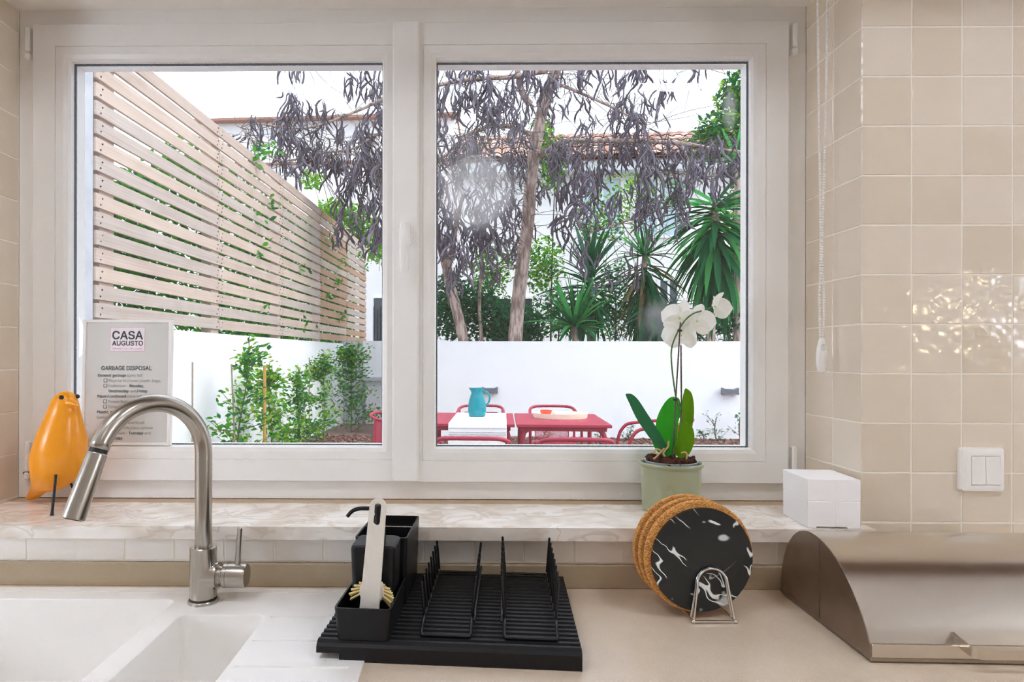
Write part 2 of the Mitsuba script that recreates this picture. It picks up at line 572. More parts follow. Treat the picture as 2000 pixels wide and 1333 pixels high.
PT, GAP = .0988, .0026
zrows = [1.0322 + .0985 * k for k in range(13)]
for side in (1, -1):
    x_edge = OX1 if side == 1 else OX0
    for i in range(7 if side == 1 else 3):
        x = x_edge + side * (.0495 + .0991 * i)
        for z in zrows:
            tile(.0991 - GAP, .0985 - GAP, (x, YW, z + .04925), 'f')
        tile(.0991 - GAP, .082, (x, YW, .989), 'f')
    for z in zrows[:12]:                                       # the reveal: one whole tile, then a cut one up to the frame
        h = min(z + .0985, OZ1) - z
        tile(.0991 - GAP, h - GAP, (x_edge, YW + .0495, z + h / 2), 'r' if side == 1 else 'l')
        tile(.104, h - GAP, (x_edge, YW + .0991 + .053, z + h / 2), 'r' if side == 1 else 'l')
for k in range(-2, 17):
    x0, x1 = max(-.8815 + .1003 * k, OX0), min(-.8815 + .1003 * (k + 1), OX1)
    tile(x1 - x0 - GAP, .0515, ((x0 + x1) / 2, YW, .9745), 'f', 'strip')

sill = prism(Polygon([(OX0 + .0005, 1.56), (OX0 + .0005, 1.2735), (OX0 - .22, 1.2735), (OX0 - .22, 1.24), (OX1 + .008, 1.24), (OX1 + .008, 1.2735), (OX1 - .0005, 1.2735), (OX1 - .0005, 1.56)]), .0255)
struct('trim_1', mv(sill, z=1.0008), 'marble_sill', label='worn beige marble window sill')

# ------------------------------------------------------------------ the window


def rect_frame(rings):
    """A mitred frame: a closed profile given as rectangles (x0, x1, z0, z1, y)."""
    v = np.array([[(a, y, c), (b, y, c), (b, y, d), (a, y, d)] for a, b, c, d, y in rings], float)
    n = len(v)
    i, j = np.meshgrid(np.arange(n), np.arange(4), indexing='ij')
    q = np.stack([i * 4 + j, i * 4 + (j + 1) % 4, (i + 1) % n * 4 + (j + 1) % 4, (i + 1) % n * 4 + j], -1).reshape(-1, 4)
    m = trimesh.Trimesh(v.reshape(-1, 3), np.vstack([q[:, [0, 1, 2]], q[:, [0, 2, 3]]]), process=False)
    m.fix_normals()
    return m


def grow(r, d):
    return (r[0] - d, r[1] + d, r[2] - d, r[3] + d)


WIN = lab('window_1', 'white two-sash kitchen window onto the garden', kind='structure')
o, q = (OX0 + .0002, OX1 - .0002, 1.0278, OZ1 - .0002), (-.985, .73, 1.088, 2.113)
part(WIN, 'frame', rect_frame([(*o, 1.575), (*o, 1.4811), (*q, 1.4811), (*q, 1.575)]), 'frame_white', smooth=False)
part(WIN, 'centre_post', bx(-.158, -.112, 1.492, 1.575, 1.088, 2.113), 'frame_white', smooth=False)
for outer, g in (((-1.0, -.1345, 1.0715, 2.1295), (-.917, -.1885, 1.152, 2.0475)), ((-.1335, .743, 1.0705, 2.1295), (-.064, .6611, 1.150, 2.0475))):
    s = part(WIN, 'sash', rect_frame([(*outer, 1.481), (*outer, 1.4635), (*grow(outer, -.0015), 1.462), (*grow(g, .031), 1.462), (*grow(g, .0303), 1.4645), (*grow(g, .0295), 1.4645), (*grow(g, .0288), 1.4625), (*grow(g, .012), 1.4635),
                                      (*grow(g, .003), 1.467), (*grow(g, 0), 1.474), (*g, 1.528), (*grow(g, .02), 1.528), (*grow(g, .02), 1.481)]), 'frame_white', smooth=False)
    part(s, 'gasket', rect_frame([(*g, 1.4865), (*grow(g, -.0026), 1.4865), (*grow(g, -.0026), 1.4925), (*g, 1.4925)]), 'gasket', smooth=False)
    e = grow(g, -.001)
    pane = trimesh.Trimesh([(e[0], 1.4895, e[2]), (e[1], 1.4895, e[2]), (e[1], 1.4895, e[3]), (e[0], 1.4895, e[3])], [(0, 1, 2), (0, 2, 3)], process=False)
    part(s, 'pane', pane, 'window_glass', smooth=False)
HAZES = [(930, 375, .125, .120, .42), (1285, 622, .045, .055, .25), (1425, 215, .022, .060, .45)]  # haze of blurred lamp reflections, painted on the pane as soft patches
SM = [(at(x, y, 1.489), a, b, w) for x, y, a, b, w in HAZES]


def haze_weight(p, n, uv):
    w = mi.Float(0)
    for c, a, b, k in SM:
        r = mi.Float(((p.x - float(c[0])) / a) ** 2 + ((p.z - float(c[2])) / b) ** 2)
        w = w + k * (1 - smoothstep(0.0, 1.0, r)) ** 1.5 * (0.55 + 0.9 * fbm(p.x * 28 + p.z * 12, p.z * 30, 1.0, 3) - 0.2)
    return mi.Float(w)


scene['hazed_glass'] = {'type': 'blendbsdf', 'weight': proc(haze_weight), 'clean': {'type': 'thindielectric', 'int_ior': 1.02},
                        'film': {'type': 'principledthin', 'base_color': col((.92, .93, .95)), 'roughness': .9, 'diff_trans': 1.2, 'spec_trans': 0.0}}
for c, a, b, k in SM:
    part(f'{WIN}__sash_001', 'haze_patch', trimesh.Trimesh([(c[0] - a, 1.4882, c[2] - b), (c[0] + a, 1.4882, c[2] - b), (c[0] + a, 1.4882, c[2] + b), (c[0] - a, 1.4882, c[2] + b)], [(0, 1, 2), (0, 2, 3)], process=False), 'hazed_glass', smooth=False, label='painted reflection haze on the pane')
part(WIN, 'cover_strip', bx(-.163, -.1025, 1.450, 1.4618, 1.072, 2.128, .004), 'frame_cap', smooth=False)
for x, z0, z1 in ((-1.017, 2.05, 2.128), (.760, 2.055, 2.128), (.7605, 1.075, 1.155), (-1.017, 1.072, 1.16)):
    k = part(WIN, 'hinge_cover', cat([bx(x - .0062, x + .0062, 1.466, 1.4815, z0 + .018, z1, .003), bx(x - .0068, x + .0068, 1.465, 1.4815, z0, z0 + .0165, .003)]), 'frame_cap', smooth=False)
part(WIN, 'drain_key', cat([bx(-1.026, -1.008, 1.468, 1.474, 1.084, 1.089, .001), bx(-1.009, -1.006, 1.468, 1.481, 1.072, 1.088, .0008)]), 'black_trim', smooth=False, label='small black clip at the frame')
h = part(WIN, 'handle', mv(prism(rrect(-.013, .013, -.03, .03, .012), .010, 'y'), -.1315, 1.440, 1.640), 'frame_cap')
lever = loft([[(-.1315 + a * w, y + b * d, z) for a, b in ((1, -.4), (.55, -1), (-.55, -1), (-1, -.4), (-1, .6), (-.55, 1), (.55, 1), (1, .6))]
              for z, w, y, d in ((1.664, .006, 1.430, .008), (1.658, .0115, 1.426, .012), (1.635, .012, 1.420, .010), (1.60, .0105, 1.413, .008), (1.56, .0095, 1.411, .007), (1.548, .007, 1.412, .005))])
part(h, 'lever', lever, 'frame_cap', smooth=50)

# the rolled-up blind at the top of the reveal and its bead chain
BY = 1.335
t = thing('roller_blind', 'white roller blind with a bead chain at the right side of the window', 'blind')
part(t, 'roll', tube([(OX0 + .02, BY, 2.149), (OX1 - .02, BY, 2.149)], .0222, 24), 'cloth_white')
part(t, 'end_bracket', bx(OX1 - .019, OX1 - .0005, BY - .022, BY + .022, 2.127, OZ1 - .0005, .002), 'plastic_white', smooth=False)
part(t, 'end_bracket', bx(OX0 + .0005, OX0 + .019, BY - .022, BY + .022, 2.127, OZ1 - .0005, .002), 'plastic_white', smooth=False)
bead = trimesh.creation.icosphere(1, .0026)
paths = []
for pts in (((1597, 0, 2.13), (1599, 200, 0), (1603, 480, 0), (1600.5, 580, 0), (1602, 664, 0)), ((1616, 0, 2.13), (1613, 200, 0), (1606, 480, 0), (1609, 580, 0), (1607.5, 664, 0))):
    p = spline([at(x, y, BY) for x, y, _ in pts], 200)
    d = np.concatenate([[0], np.cumsum(np.linalg.norm(np.diff(p, axis=0), axis=1))])
    s_ = np.arange(0, d[-1], .0056)
    paths.append(np.stack([np.interp(s_, d, p[:, k]) for k in range(3)], 1))
beads = np.vstack(paths)
part(t, 'bead_chain', cat([many(bead, [mat4(p) for p in beads])] + [tube(p[::4], .0007, 5) for p in paths]), 'plastic_white', smooth=True, label='white bead chain')
c0 = at(1605, 695, BY)
ring = lambda w, d, z: [(c0[0] + w * math.cos(a), BY + d * math.sin(a), c0[2] + z) for a in np.arange(20) * PI / 10]
ten = to_man(loft([ring(.003, .003, -.037), ring(.0085, .006, -.033), ring(.0115, .0075, -.015), ring(.0115, .0075, .0), ring(.0095, .007, .018), ring(.006, .005, .033), ring(.0035, .003, .036)]))
if ten.volume() < 0:
    ten = to_man(loft([ring(.003, .003, -.037), ring(.0085, .006, -.033), ring(.0115, .0075, -.015), ring(.0115, .0075, .0), ring(.0095, .007, .018), ring(.006, .005, .033), ring(.0035, .003, .036)][::-1]))
hole = mv(prism(rrect(-.0045, .0045, -.006, .010, .0044), .05, 'y'), c0[0], BY - .025, c0[2] + .014)
hm = to_man(hole)
part(t, 'chain_weight', from_man(ten - hm), 'plastic_white', smooth=40, label='teardrop chain tensioner with a hole')

# ------------------------------------------------------------------ unseen lamps of the room, most added as fill light
for x, y, r, w in ((-.75, .30, .215, 'left'), (.95, .30, .215, 'right')):  # ceiling lights added out of view to brighten worktop and frame
    t = thing('added_ceiling_light', f'unseen round ceiling light added over the {w} half of the worktop', 'lamp')
    part(t, 'housing', mv(lathe([(0, .06), (r, .06), (r + .015, .05), (r + .015, 0), (r - .004, 0), (r - .004, .012), (0, .012)]), x, y, RZ1 - .06), 'plastic_white')
    key = fresh(f'{t}__diffuser')
    scene[key] = {**ply(mv(lathe([(0, 0), (r - .006, 0), (r - .006, .01), (0, .01)]), x, y, RZ1 - .0605), 'plastic_white'), 'emitter': {'type': 'area', 'radiance': {'type': 'rgb', 'value': list(CEILING_FILL)}}}
for x, y, z, r, e, w in ((.08, -.8, 2.35, .2, LANTERN, 'small round paper lantern hanging close behind the camera'), (-2.08, .0, 1.45, .25, SIDE_FILL, 'big unseen paper lantern added as fill at the left of the kitchen'),
                         (3.05, -.5, 1.6, .25, SIDE_FILL, 'big unseen paper lantern added as fill at the right of the kitchen')):
    t = thing('unseen_lantern', w, 'lamp')  # the two big side ones are added as fill light
    part(t, 'cord', rod((x, y, z + r), (x, y, RZ1), .003), 'black_trim')
    scene[f'{t}__globe'] = {**ply(mv(trimesh.creation.icosphere(3, r), x, y, z), 'plastic_white', smooth=True), 'emitter': {'type': 'area', 'radiance': {'type': 'rgb', 'value': list(e)}}}
t = thing('pendant_lamp', 'pendant lamp with a warm globe over the dining table behind the camera', 'lamp')
part(t, 'cord', rod((2.7, -1.0, 1.75), (2.7, -1.0, RZ1), .004), 'black_trim')
part(t, 'shade', mv(lathe([(.03, .22), (.05, .21), (.16, .02), (.17, 0), (.165, 0), (.045, .2), (.03, .21)]), 2.7, -1.0, 1.6), 'cabinet_white')
key = f'{t}__bulb'
scene[key] = {**ply(mv(trimesh.creation.icosphere(3, .055), 2.7, -1.0, 1.62), 'plastic_white', smooth=True), 'emitter': {'type': 'area', 'radiance': {'type': 'rgb', 'value': list(PENDANT)}}}

# ------------------------------------------------------------------ worktop, cupboard under it, sink
CT, ST = .90, .903                                         # tops of the worktop and of the sink's rim
SX0, SX1, SY0, SY1 = -1.12, -.148, .70, 1.247
slab = to_man(bx(-1.9, 2.2, .62, YW - .0005, CT - .04, CT, .003)) - to_man(rprism(SX0 + .004, SX1 - .004, SY0 + .004, SY1 - .004, .5, 1, .012))
w = solo('worktop', 'beige speckled stone worktop running under the window', 'worktop', from_man(slab), 'quartz_counter', smooth=False)
solo('worktop_upstand', 'low stone upstand, its colour darkened for shade, along the back of the worktop', 'upstand', bx(-1.9, 2.2, 1.262, YW - .0006, CT + .0003, .946, .0015), 'quartz_shaded', smooth=False)
c = thing('base_cabinet', 'white kitchen base cabinet under the worktop', 'cabinet')
part(c, 'carcass', cat([bx(-1.9, 2.2, .68, .70, .0, .859), bx(-1.9, 2.2, 1.25, 1.27, .0, .859), bx(-1.9, -1.88, .7, 1.25, 0, .859), bx(2.18, 2.2, .7, 1.25, 0, .859), bx(.2, .22, .7, 1.25, 0, .859)]), 'cabinet_white', smooth=False)
for k in range(6):
    part(c, 'door', bx(-1.895 + .683 * k, -1.895 + .683 * k + .675, .66, .6795, .1, .855, .002), 'cabinet_white', smooth=False)

c = thing('added_wall_cabinet', 'unseen brown wooden wall cabinet added above the window', 'cabinet')  # added unseen to shade the frame top and give the steel dark reflections
part(c, 'carcass', bx(-1.9, 2.2, .96, YW - .001, 2.24, RZ1 - .002), 'walnut', smooth=False)
for k in range(6):
    part(c, 'door', bx(-1.895 + .683 * k, -1.895 + .683 * k + .675, .94, .9595, 2.235, RZ1 - .006, .002), 'walnut', smooth=False)

body = to_man(rprism(SX0, SX1, SY0, SY1, CT + .0003, ST, .012)) + to_man(rprism(SX0 + .006, SX1 - .006, SY0 + .006, SY1 - .006, .66, CT + .001, .012))


def bowl(x0, x1, y0, y1, depth, r=.014):
    ring = lambda d, rr, z: [(x, y, z) for x, y in np.array(rrect(x0 - d, x1 + d, y0 - d, y1 + d, rr, 5).exterior.coords)[:-1]]
    return to_man(loft([ring(-.012, r, ST - depth), ring(-.004, r, ST - depth + .012), ring(0, r, ST - .004), ring(.0012, r, ST - .0012), ring(.004, r, ST + .0001), ring(.004, r, ST + .02)][::-1]))


for b_ in (bowl(-1.05, -.540, .74, 1.1875, .19), bowl(-.4975, -.349, .74, 1.119, .135)):
    if b_.volume() < 0:
        raise RuntimeError('bowl inside out')
    body = body - b_
for y in (1.109, 1.0166, .9305, .845):
    body = body - to_man(bx(-.338, SX1 - .02, y - .0035, y + .0035, ST - .0022, ST + .01))
body = body - to_man(bx(SX0 + .02, SX1 - .02, 1.2235, 1.2265, ST - .0012, ST + .01))
s = solo('kitchen_sink', 'white composite double-bowl sink with a grooved drainer', 'sink', from_man(body), 'sink_white', smooth=30)
for x, y, z, r in ((-.80, .97, ST - .19, .045), (-.423, .95, ST - .135, .03)):
    part(s, 'drain', mv(lathe([(0, .003), (r * .7, .003), (r, .0015), (r, 0), (0, 0)]), x, y, z), 'steel_faucet', label='steel bowl drain')

# ------------------------------------------------------------------ kitchen tap
t = thing('kitchen_tap', 'brushed steel gooseneck kitchen tap standing behind the two sink bowls', 'tap')
B = np.array([-.4835, 1.178, ST])
part(t, 'base_ring', mv(lathe([(0, .0002), (.0275, .0002), (.0275, .004), (.026, .006), (0, .006)]), *B), 'steel_faucet')
part(t, 'seal', mv(lathe([(0, .006), (.0245, .006), (.0245, .0085), (0, .0085)]), *B), 'black_trim', label='dark seal ring')
bodym = to_man(mv(lathe([(0, .0085), (.0232, .0085), (.0238, .010), (.0238, .1015), (.0225, .103), (.0155, .103), (.0155, .099), (0, .099)], 64), *B))
arm = lathe([(0, 0), (.0185, 0), (.0185, .024), (.0175, .030), (.0175, .036), (0, .036)], 48)
arm.apply_transform(mat4((B[0] + .002, B[1], .952), 0, 0, PI / 2))
for k in range(4):                                         # the fillet where the side valve leaves the body
    f = lathe([(0, 0), (.0185 + .002 * k, 0), (.0185 + .002 * k, .0235 + .010 - .0045 * k + .0009 * k * k), (0, .0235 + .010 - .0045 * k + .0009 * k * k)], 48)
    f.apply_transform(mat4((B[0] + .001, B[1], .952), 0, 0, PI / 2))
    bodym = bodym + to_man(f)
part(t, 'body', from_man(bodym + to_man(arm)), 'steel_faucet', smooth=40)
kn = lathe([(0, 0), (.0205, 0), (.0222, .0015), (.0222, .008), (.0215, .0085), (.0222, .009), (.0222, .0405), (.0205, .043), (0, .043)], 48)
kn.apply_transform(mat4((B[0] + .0385, B[1], .952), 0, 0, PI / 2))
v = part(t, 'valve', kn, 'steel_faucet', smooth=40)
part(v, 'lever', tube([(B[0] + .064, B[1], .970), (B[0] + .0665, B[1] - .001, 1.01), (B[0] + .069, B[1] - .002, 1.041), (B[0] + .069, B[1] - .002, 1.0425)], [.005, .0047, .0045, .0035], 16), 'steel_faucet')
hd = np.array([-.53, -.848, 0])
hd /= np.linalg.norm(hd)
RR, ZC = .0985, 1.18
pts = [B + [0, 0, .0985 - 0], B + [0, 0, .16], B + [0, 0, .22]] + [B * [1, 1, 0] + hd * RR * (1 - math.cos(a)) + np.array([0, 0, ZC + RR * math.sin(a)]) for a in np.radians(np.arange(0, 168, 6))]
pts = np.array(pts)
part(t, 'spout', tube(pts, .0152, 32), 'steel_faucet', smooth=True)
tan = pts[-1] - pts[-2]
tan /= np.linalg.norm(tan)
part(t, 'joint', tube([pts[-1] - tan * .002, pts[-1] + tan * .007], .0138, 28), 'black_trim', label='black joint ring of the pull-out head')
e0 = pts[-1] + tan * .0065
hx = part(t, 'spray_head', tube([e0, e0 + tan * .002, e0 + tan * .05, e0 + tan * .103, e0 + tan * .105], [.0140, .0155, .0162, .0172, .0162], 32), 'steel_faucet', smooth=40)
part(hx, 'nozzle', tube([e0 + tan * .1045, e0 + tan * .1062], .0135, 24), 'black_trim')
side = np.cross(tan, [0, 0, 1.0])
side /= np.linalg.norm(side)
btn = np.cross(side, tan)
btn = btn if btn[1] > 0 else -btn
part(hx, 'spray_button', mv(trimesh.creation.icosphere(2, .0045), *(e0 + tan * .045 + btn * .0135)), 'steel_faucet', smooth=True)

# ------------------------------------------------------------------ bird figurine
t = thing('bird_figurine', 'glossy yellow bird figurine on thin black legs at the left end of the sill', 'figurine')
bird_m = mat4((-.8775, 1.378, 1.0265), math.radians(-30))
sec = [(-.128, .006, .004, .003), (-.120, .011, .015, .006), (-.100, .025, .020, .010), (-.078, .042, .024, .019), (-.052, .066, .037, .041), (-.024, .095, .0505, .056), (-.007, .124, .0525, .055), (.001, .155, .049, .0475),
       (.006, .183, .041, .0405), (.010, .207, .033, .0345), (.014, .228, .027, .031), (.018, .243, .021, .0245), (.020, .2535, .012, .014), (.0205, .2575, .003, .004)]
sp = spline([s_[:2] + (0,) for s_ in sec], 5)[:, :2]
rr = spline([(s_[2], s_[3], 0) for s_ in sec], 5)[:, :2]
tg = np.gradient(sp, axis=0)
tg /= np.linalg.norm(tg, axis=1, keepdims=True)
rings, ang = [], np.arange(40) * 2 * PI / 40
for (x, z), (ry, rn), (tx, tz) in zip(sp, np.maximum(rr, .001), tg):
    rings.append([(x - tz * rn * math.sin(a), ry * math.cos(a), z + tx * rn * math.sin(a)) for a in ang])
beak = loft([[(.034 + .001 * math.sin(a), .013 * math.cos(a), .234 + .010 * math.sin(a)) for a in ang[::2]], [(.054, .008 * math.cos(a), .232 + .006 * math.sin(a)) for a in ang[::2]], [(.066, .003 * math.cos(a), .228 + .0025 * math.sin(a)) for a in ang[::2]], [(.0675, .0005 * math.cos(a), .2277 + .0005 * math.sin(a)) for a in ang[::2]]])


def pos(m):
    k = to_man(m)
    if k.volume() < 0:
        q_ = m.copy()
        q_.invert()
        k = to_man(q_)
    return k


bird = from_man(pos(loft(rings)) + pos(beak))
bird = trimesh.Trimesh(bird.vertices, bird.faces)
trimesh.smoothing.filter_taubin(bird, iterations=6)
part(t, 'body', bird, 'yellow_gloss', smooth=True, m=bird_m)
for s_ in (-1, 1):
    part(t, 'eye', mv(trimesh.creation.icosphere(2, .0047), .0315, .0168 * s_, .2450), 'black_trim', smooth=True, m=bird_m, label='black eye')
    foot = [(-.867, 1.343, 1.107), (-.8635, 1.332, 1.070), (-.8595, 1.3195, 1.034), (-.859, 1.318, 1.0267)] if s_ == -1 else [(-.880, 1.400, 1.100), (-.878, 1.416, 1.068), (-.874, 1.436, 1.034), (-.8735, 1.438, 1.0267)]
    part(t, 'leg', tube(foot, [.0026, .0026, .0028, .0036], 12), 'black_wire', label='thin black metal leg')

# ------------------------------------------------------------------ framed notice leaning on the pane
t = thing('framed_notice', 'white framed garbage disposal notice leaning against the left window pane', 'notice')
NW, NH = .2085, .2925
nm = mat4((-.889, 1.4765, 1.1526), 0, math.radians(-2.0))      # local x right, z up, the front looks along -y
part(t, 'frame', rect_frame([(0, NW, 0, NH, .0), (0, NW, 0, NH, -.010), (.006, NW - .0075, .006, NH - .006, -.010), (.006, NW - .0075, .006, NH - .006, 0)]), 'plastic_white', smooth=False, m=nm)
sheet = part(t, 'sheet', bx(.0058, NW - .0073, -.0065, -.0005, .0058, NH - .0058), 'paper_grey', smooth=False, m=nm, label='pale grey printed sheet')
part(sheet, 'logo_card', bx(.062, .144, -.0068, -.0064, NH - .074, NH - .018), 'logo_pink', smooth=False, m=nm, label='pale pink logo panel')
part(sheet, 'logo_border', rect_frame([(.062, .144, NH - .074, NH - .018, -.0067), (.062, .144, NH - .074, NH - .018, -.0071), (.0627, .1433, NH - .0733, NH - .0187, -.0071), (.0627, .1433, NH - .0733, NH - .0187, -.0067)]), 'ink_pink', smooth=False, m=nm)


def words(text, x, z, h, bold=False, width=None, mat_='ink_grey', y=-.0065):
    k = meshkit.text_mesh(text, h, .0004, bold)
    if width:
        k.vertices[:, 0] *= width / (k.bounds[1, 0] - k.bounds[0, 0])
    k.vertices = k.vertices[:, [0, 2, 1]] * np.array([1, -1, 1])
    k.invert()
    k.apply_translation([x - k.bounds[0, 0], y, z])
    part(sheet, 'lettering', k, mat_, smooth=False, m=nm)
    return x + k.extents[0]


words('CASA', .067, NH - .0455, .0185, True, .0725, 'ink_dark', -.0068)
words('AUGUSTO', .067, NH - .0605, .0105, True, .0725, 'ink_dark', -.0068)
words('WITH YOU IN MIND', .068, NH - .0695, .0032, False, .071, 'ink_pink', -.0068)
zt = NH - .118
words('GARBAGE DISPOSAL', .043, zt, .0092, True, .118, 'ink_dark')
R_ = .0122
for i, row in enumerate([[('General garbage', 1), (' (grey lid)', 0)], [('#', 0), ('Dispose in closed plastic bags', 0)], [('#', 0), ('Collection \u2013 ', 0), ('Monday,', 1)], [('~', 0), ('Wednesday', 1), (' and ', 0), ('Friday', 1)], [('Paper/cardboard', 1), (' (blue lid)', 0)],
                         [('#', 0), ('Please flatten boxes', 0)], [('#', 0), ('Collection \u2013', 0)], [('Plastic, metal', 1)], [('(yellow lid)', 0)], [('#', 0), ('Cans (soda and food)', 0)], [('#', 0), ('Cleaned milk/juice cartons', 0)],
                         [('~', 0), ('Collection \u2013 ', 0), ('Tuesday', 1), (' and', 0)], [('~', 0), ('Saturday', 1)]]):
    z, x = zt - .0155 - R_ * i, .035
    for txt, b in row:
        if txt in '#~':
            x = .049
            if txt == '#':
                part(sheet, 'tick_box', rect_frame([(x, x + .0085, z - .001, z + .0075, -.0065), (x, x + .0085, z - .001, z + .0075, -.0069), (x + .001, x + .0072, z + .0005, z + .0065, -.0069), (x + .001, x + .0072, z + .0005, z + .0065, -.0065)]), 'ink_dark', smooth=False, m=nm)
            x = .0605
            continue
        x = words(txt.strip(), x + (.0028 if txt.startswith(' ') else 0), z, .0062, bool(b), None, 'ink_dark' if b else 'ink_grey') + (.0028 if txt.endswith(' ') else 0)

# ------------------------------------------------------------------ draining mat, racks, caddy, soap, brush (turned by 3.9 degrees)
TA = math.radians(-3.9)
TM = mat4((.1745, .9305, CT), TA)                          # origin: the mat's right front corner; local x right, y back
TZ = .0295
t = thing('draining_mat', 'black ribbed draining mat lying partly over the sink drainer', 'draining mat')
prof, y = [(0, .0003), (0, .022), (.004, .0262), (.010, TZ)], .016
while y < .305:
    prof += [(y, TZ), (y + .002, TZ - .005), (y + .0065, TZ - .005), (y + .0085, TZ)]
    y += .0155
prof += [(.318, TZ), (.320, TZ - .002), (.320, .0003)]
full = pos(mv(prism(Polygon(prof), .397, 'x'), -.397))
cut = to_man(bx(-.5, -.362, -.1, .5, -.1, .0125))          # the lip over the sink is only a plate
part(t, 'board', from_man(full - cut), 'black_matte', smooth=False, m=TM)


def rack(x0, x1, ztop, flip, label):
    r_ = thing('dish_rack', label, 'dish rack', 'wire racks on the draining mat')
    zr, z0, yf, yb = TZ + .014, TZ + .0024, .030, .314
    loop = bend([(x0, .15, zr), (x0, yf + .030, zr), (x0, yf + .012, z0 + .004), (x0, yf, z0), (x1, yf, z0), (x1, yf + .012, z0 + .004), (x1, yf + .030, zr), (x1, yb - .03, zr), (x1, yb - .012, z0 + .006), (x1, yb, z0 + .002), (x0, yb, z0 + .002), (x0, yb - .012, z0 + .006), (x0, yb - .03, zr)], .010, 5)
    part(r_, 'base_loop', tube(loop, .0023, 8, closed=True), 'black_wire', smooth=True, m=TM)
    for x, sgn in ((x0, -1), (x1, 1)):
        for k in range(8):
            yy = yf + .045 + .0325 * k
            part(r_, 'prong', tube([(x, yy, zr - .001), (x + sgn * .005, yy, TZ + ztop - .001), (x + sgn * .005, yy, TZ + ztop)], [.0022, .0022, .0012], 7), 'black_wire', smooth=True, m=TM)
        zc = zr + .0215
        if sgn == flip:                                    # the outer stiffening rail
            part(r_, 'rail', tube(bend([(x + sgn * .0045, yf + .030, zr), (x + sgn * .0045, yf + .05, zr + .006), (x + sgn * .006, yb - .025, zr + .012), (x + sgn * .006, yb - .012, zr)], .006), .0022, 7), 'black_wire', smooth=True, m=TM)


rack(-.2420, -.1655, .068, 1, 'black wire dish rack nearer the soap dispenser')
rack(-.1135, -.0330, .080, -1, 'black wire dish rack nearer the cork trivets')

t = thing('sink_caddy', 'black plastic sink caddy with a low front and a tall rear box', 'caddy')


def hull_box(x0, x1, y0, y1, z0, z1, d, r):
    """A tub's solid: wider by d at the top, upright edges rounded by r."""
    a = np.array(rrect(x0 + d, x1 - d, y0 + d, y1, r, 4).exterior.coords)[:-1]
    b = np.array(rrect(x0, x1, y0, y1, r, 4).exterior.coords)[:-1]
    return pos(trimesh.convex.convex_hull(np.vstack([np.c_[a, np.full(len(a), z0)], np.c_[b, np.full(len(b), z1)]])))


CX0, CX1 = -.3715, -.2835
low = hull_box(CX0, CX1, .004, .150, TZ + .0004, TZ + .0495, .004, .007) - hull_box(CX0 + .0022, CX1 - .0022, .0065, .1475, TZ + .003, TZ + .06, .004, .006)
tall = hull_box(CX0 - .002, CX1 + .002, .146, .300, TZ + .0004, TZ + .1170, .004, .006)
tall = tall - hull_box(CX0 + .0005, CX1 - .0005, .1488, .2155, TZ + .003, TZ + .13, .004, .005) - hull_box(CX0 + .0005, CX1 - .0005, .2178, .2975, TZ + .003, TZ + .13, .004, .005)
part(t, 'tub', from_man(low - to_man(bx(-.5, 0, .147, .2, 0, .2)) + tall), 'black_plastic', smooth=30, m=TM)

t = thing('soap_dispenser', 'black pump soap dispenser standing in the low front of the caddy', 'soap dispenser')
X0, X1, Y0, Y1, Z0, Z1 = -.3640, -.2910, .074, .1435, TZ + .0034, TZ + .1235
ringz = lambda d, z, r=.010: [(x, y_, z) for x, y_ in np.array(rrect(X0 + d, X1 - d, Y0 + d, Y1 - d, r, 5).exterior.coords)[:-1]]
part(t, 'bottle', loft([ringz(.004, Z0), ringz(.003, Z0 + .003), ringz(0, Z1 - .006), ringz(.0006, Z1 - .003), ringz(.0022, Z1 - .0008), ringz(.005, Z1)]), 'black_plastic', smooth=35, m=TM)
pc = ((X0 + X1) / 2 + .003, (Y0 + Y1) / 2)
pu = part(t, 'pump', mv(lathe([(0, -.002), (.0125, -.002), (.0125, .017), (.011, .019), (.0062, .0195), (.0062, .046), (.0075, .047), (.0075, .057), (.0055, .0595), (0, .0595)]), pc[0], pc[1], Z1), 'black_plastic', m=TM)
nz = spline([(pc[0], pc[1], Z1 + .0515), (pc[0] - .020, pc[1], Z1 + .0525), (pc[0] - .036, pc[1], Z1 + .0512), (pc[0] - .046, pc[1], Z1 + .046), (pc[0] - .0525, pc[1], Z1 + .0385)], 5)
part(pu, 'spout', tube(nz, np.linspace(.0037, .0030, len(nz)), 12), 'black_plastic', smooth=True, m=TM)

t = thing('dish_brush', 'pale dish brush with a slotted flat handle standing in the caddy', 'brush')
bo, bt = np.array([-.3250, .034, TZ + .012]), np.array([-.3140, .0605, TZ + .2045])
ax = bt - bo
L_ = np.linalg.norm(ax)
bm = TM @ frame_m(bo, ax, (0.0, -1, .14))                  # local x along the handle, z towards the room
pl = Polygon([(0, -.0155), (L_ - .0132, -.0132)] + [(L_ - .0132 + .0132 * math.cos(a), .0132 * math.sin(a)) for a in np.linspace(-PI / 2, PI / 2, 14)[1:-1]] + [(L_ - .0132, .0132), (0, .0155)])
slot = rrect(L_ - .042, L_ - .0072, -.0056, .0056, .0055, 6)
hnd = pos(mv(prism(pl.difference(slot), .0062), z=-.003))
part(t, 'handle', from_man(hnd), 'brush_plastic', smooth=30, m=bm)
part(t, 'head', mv(lathe([(0, 0), (.019, 0), (.021, .004), (.019, .010), (0, .010)]), .050, 0, -.0135), 'brush_plastic', m=bm)
brng = np.random.default_rng(8)
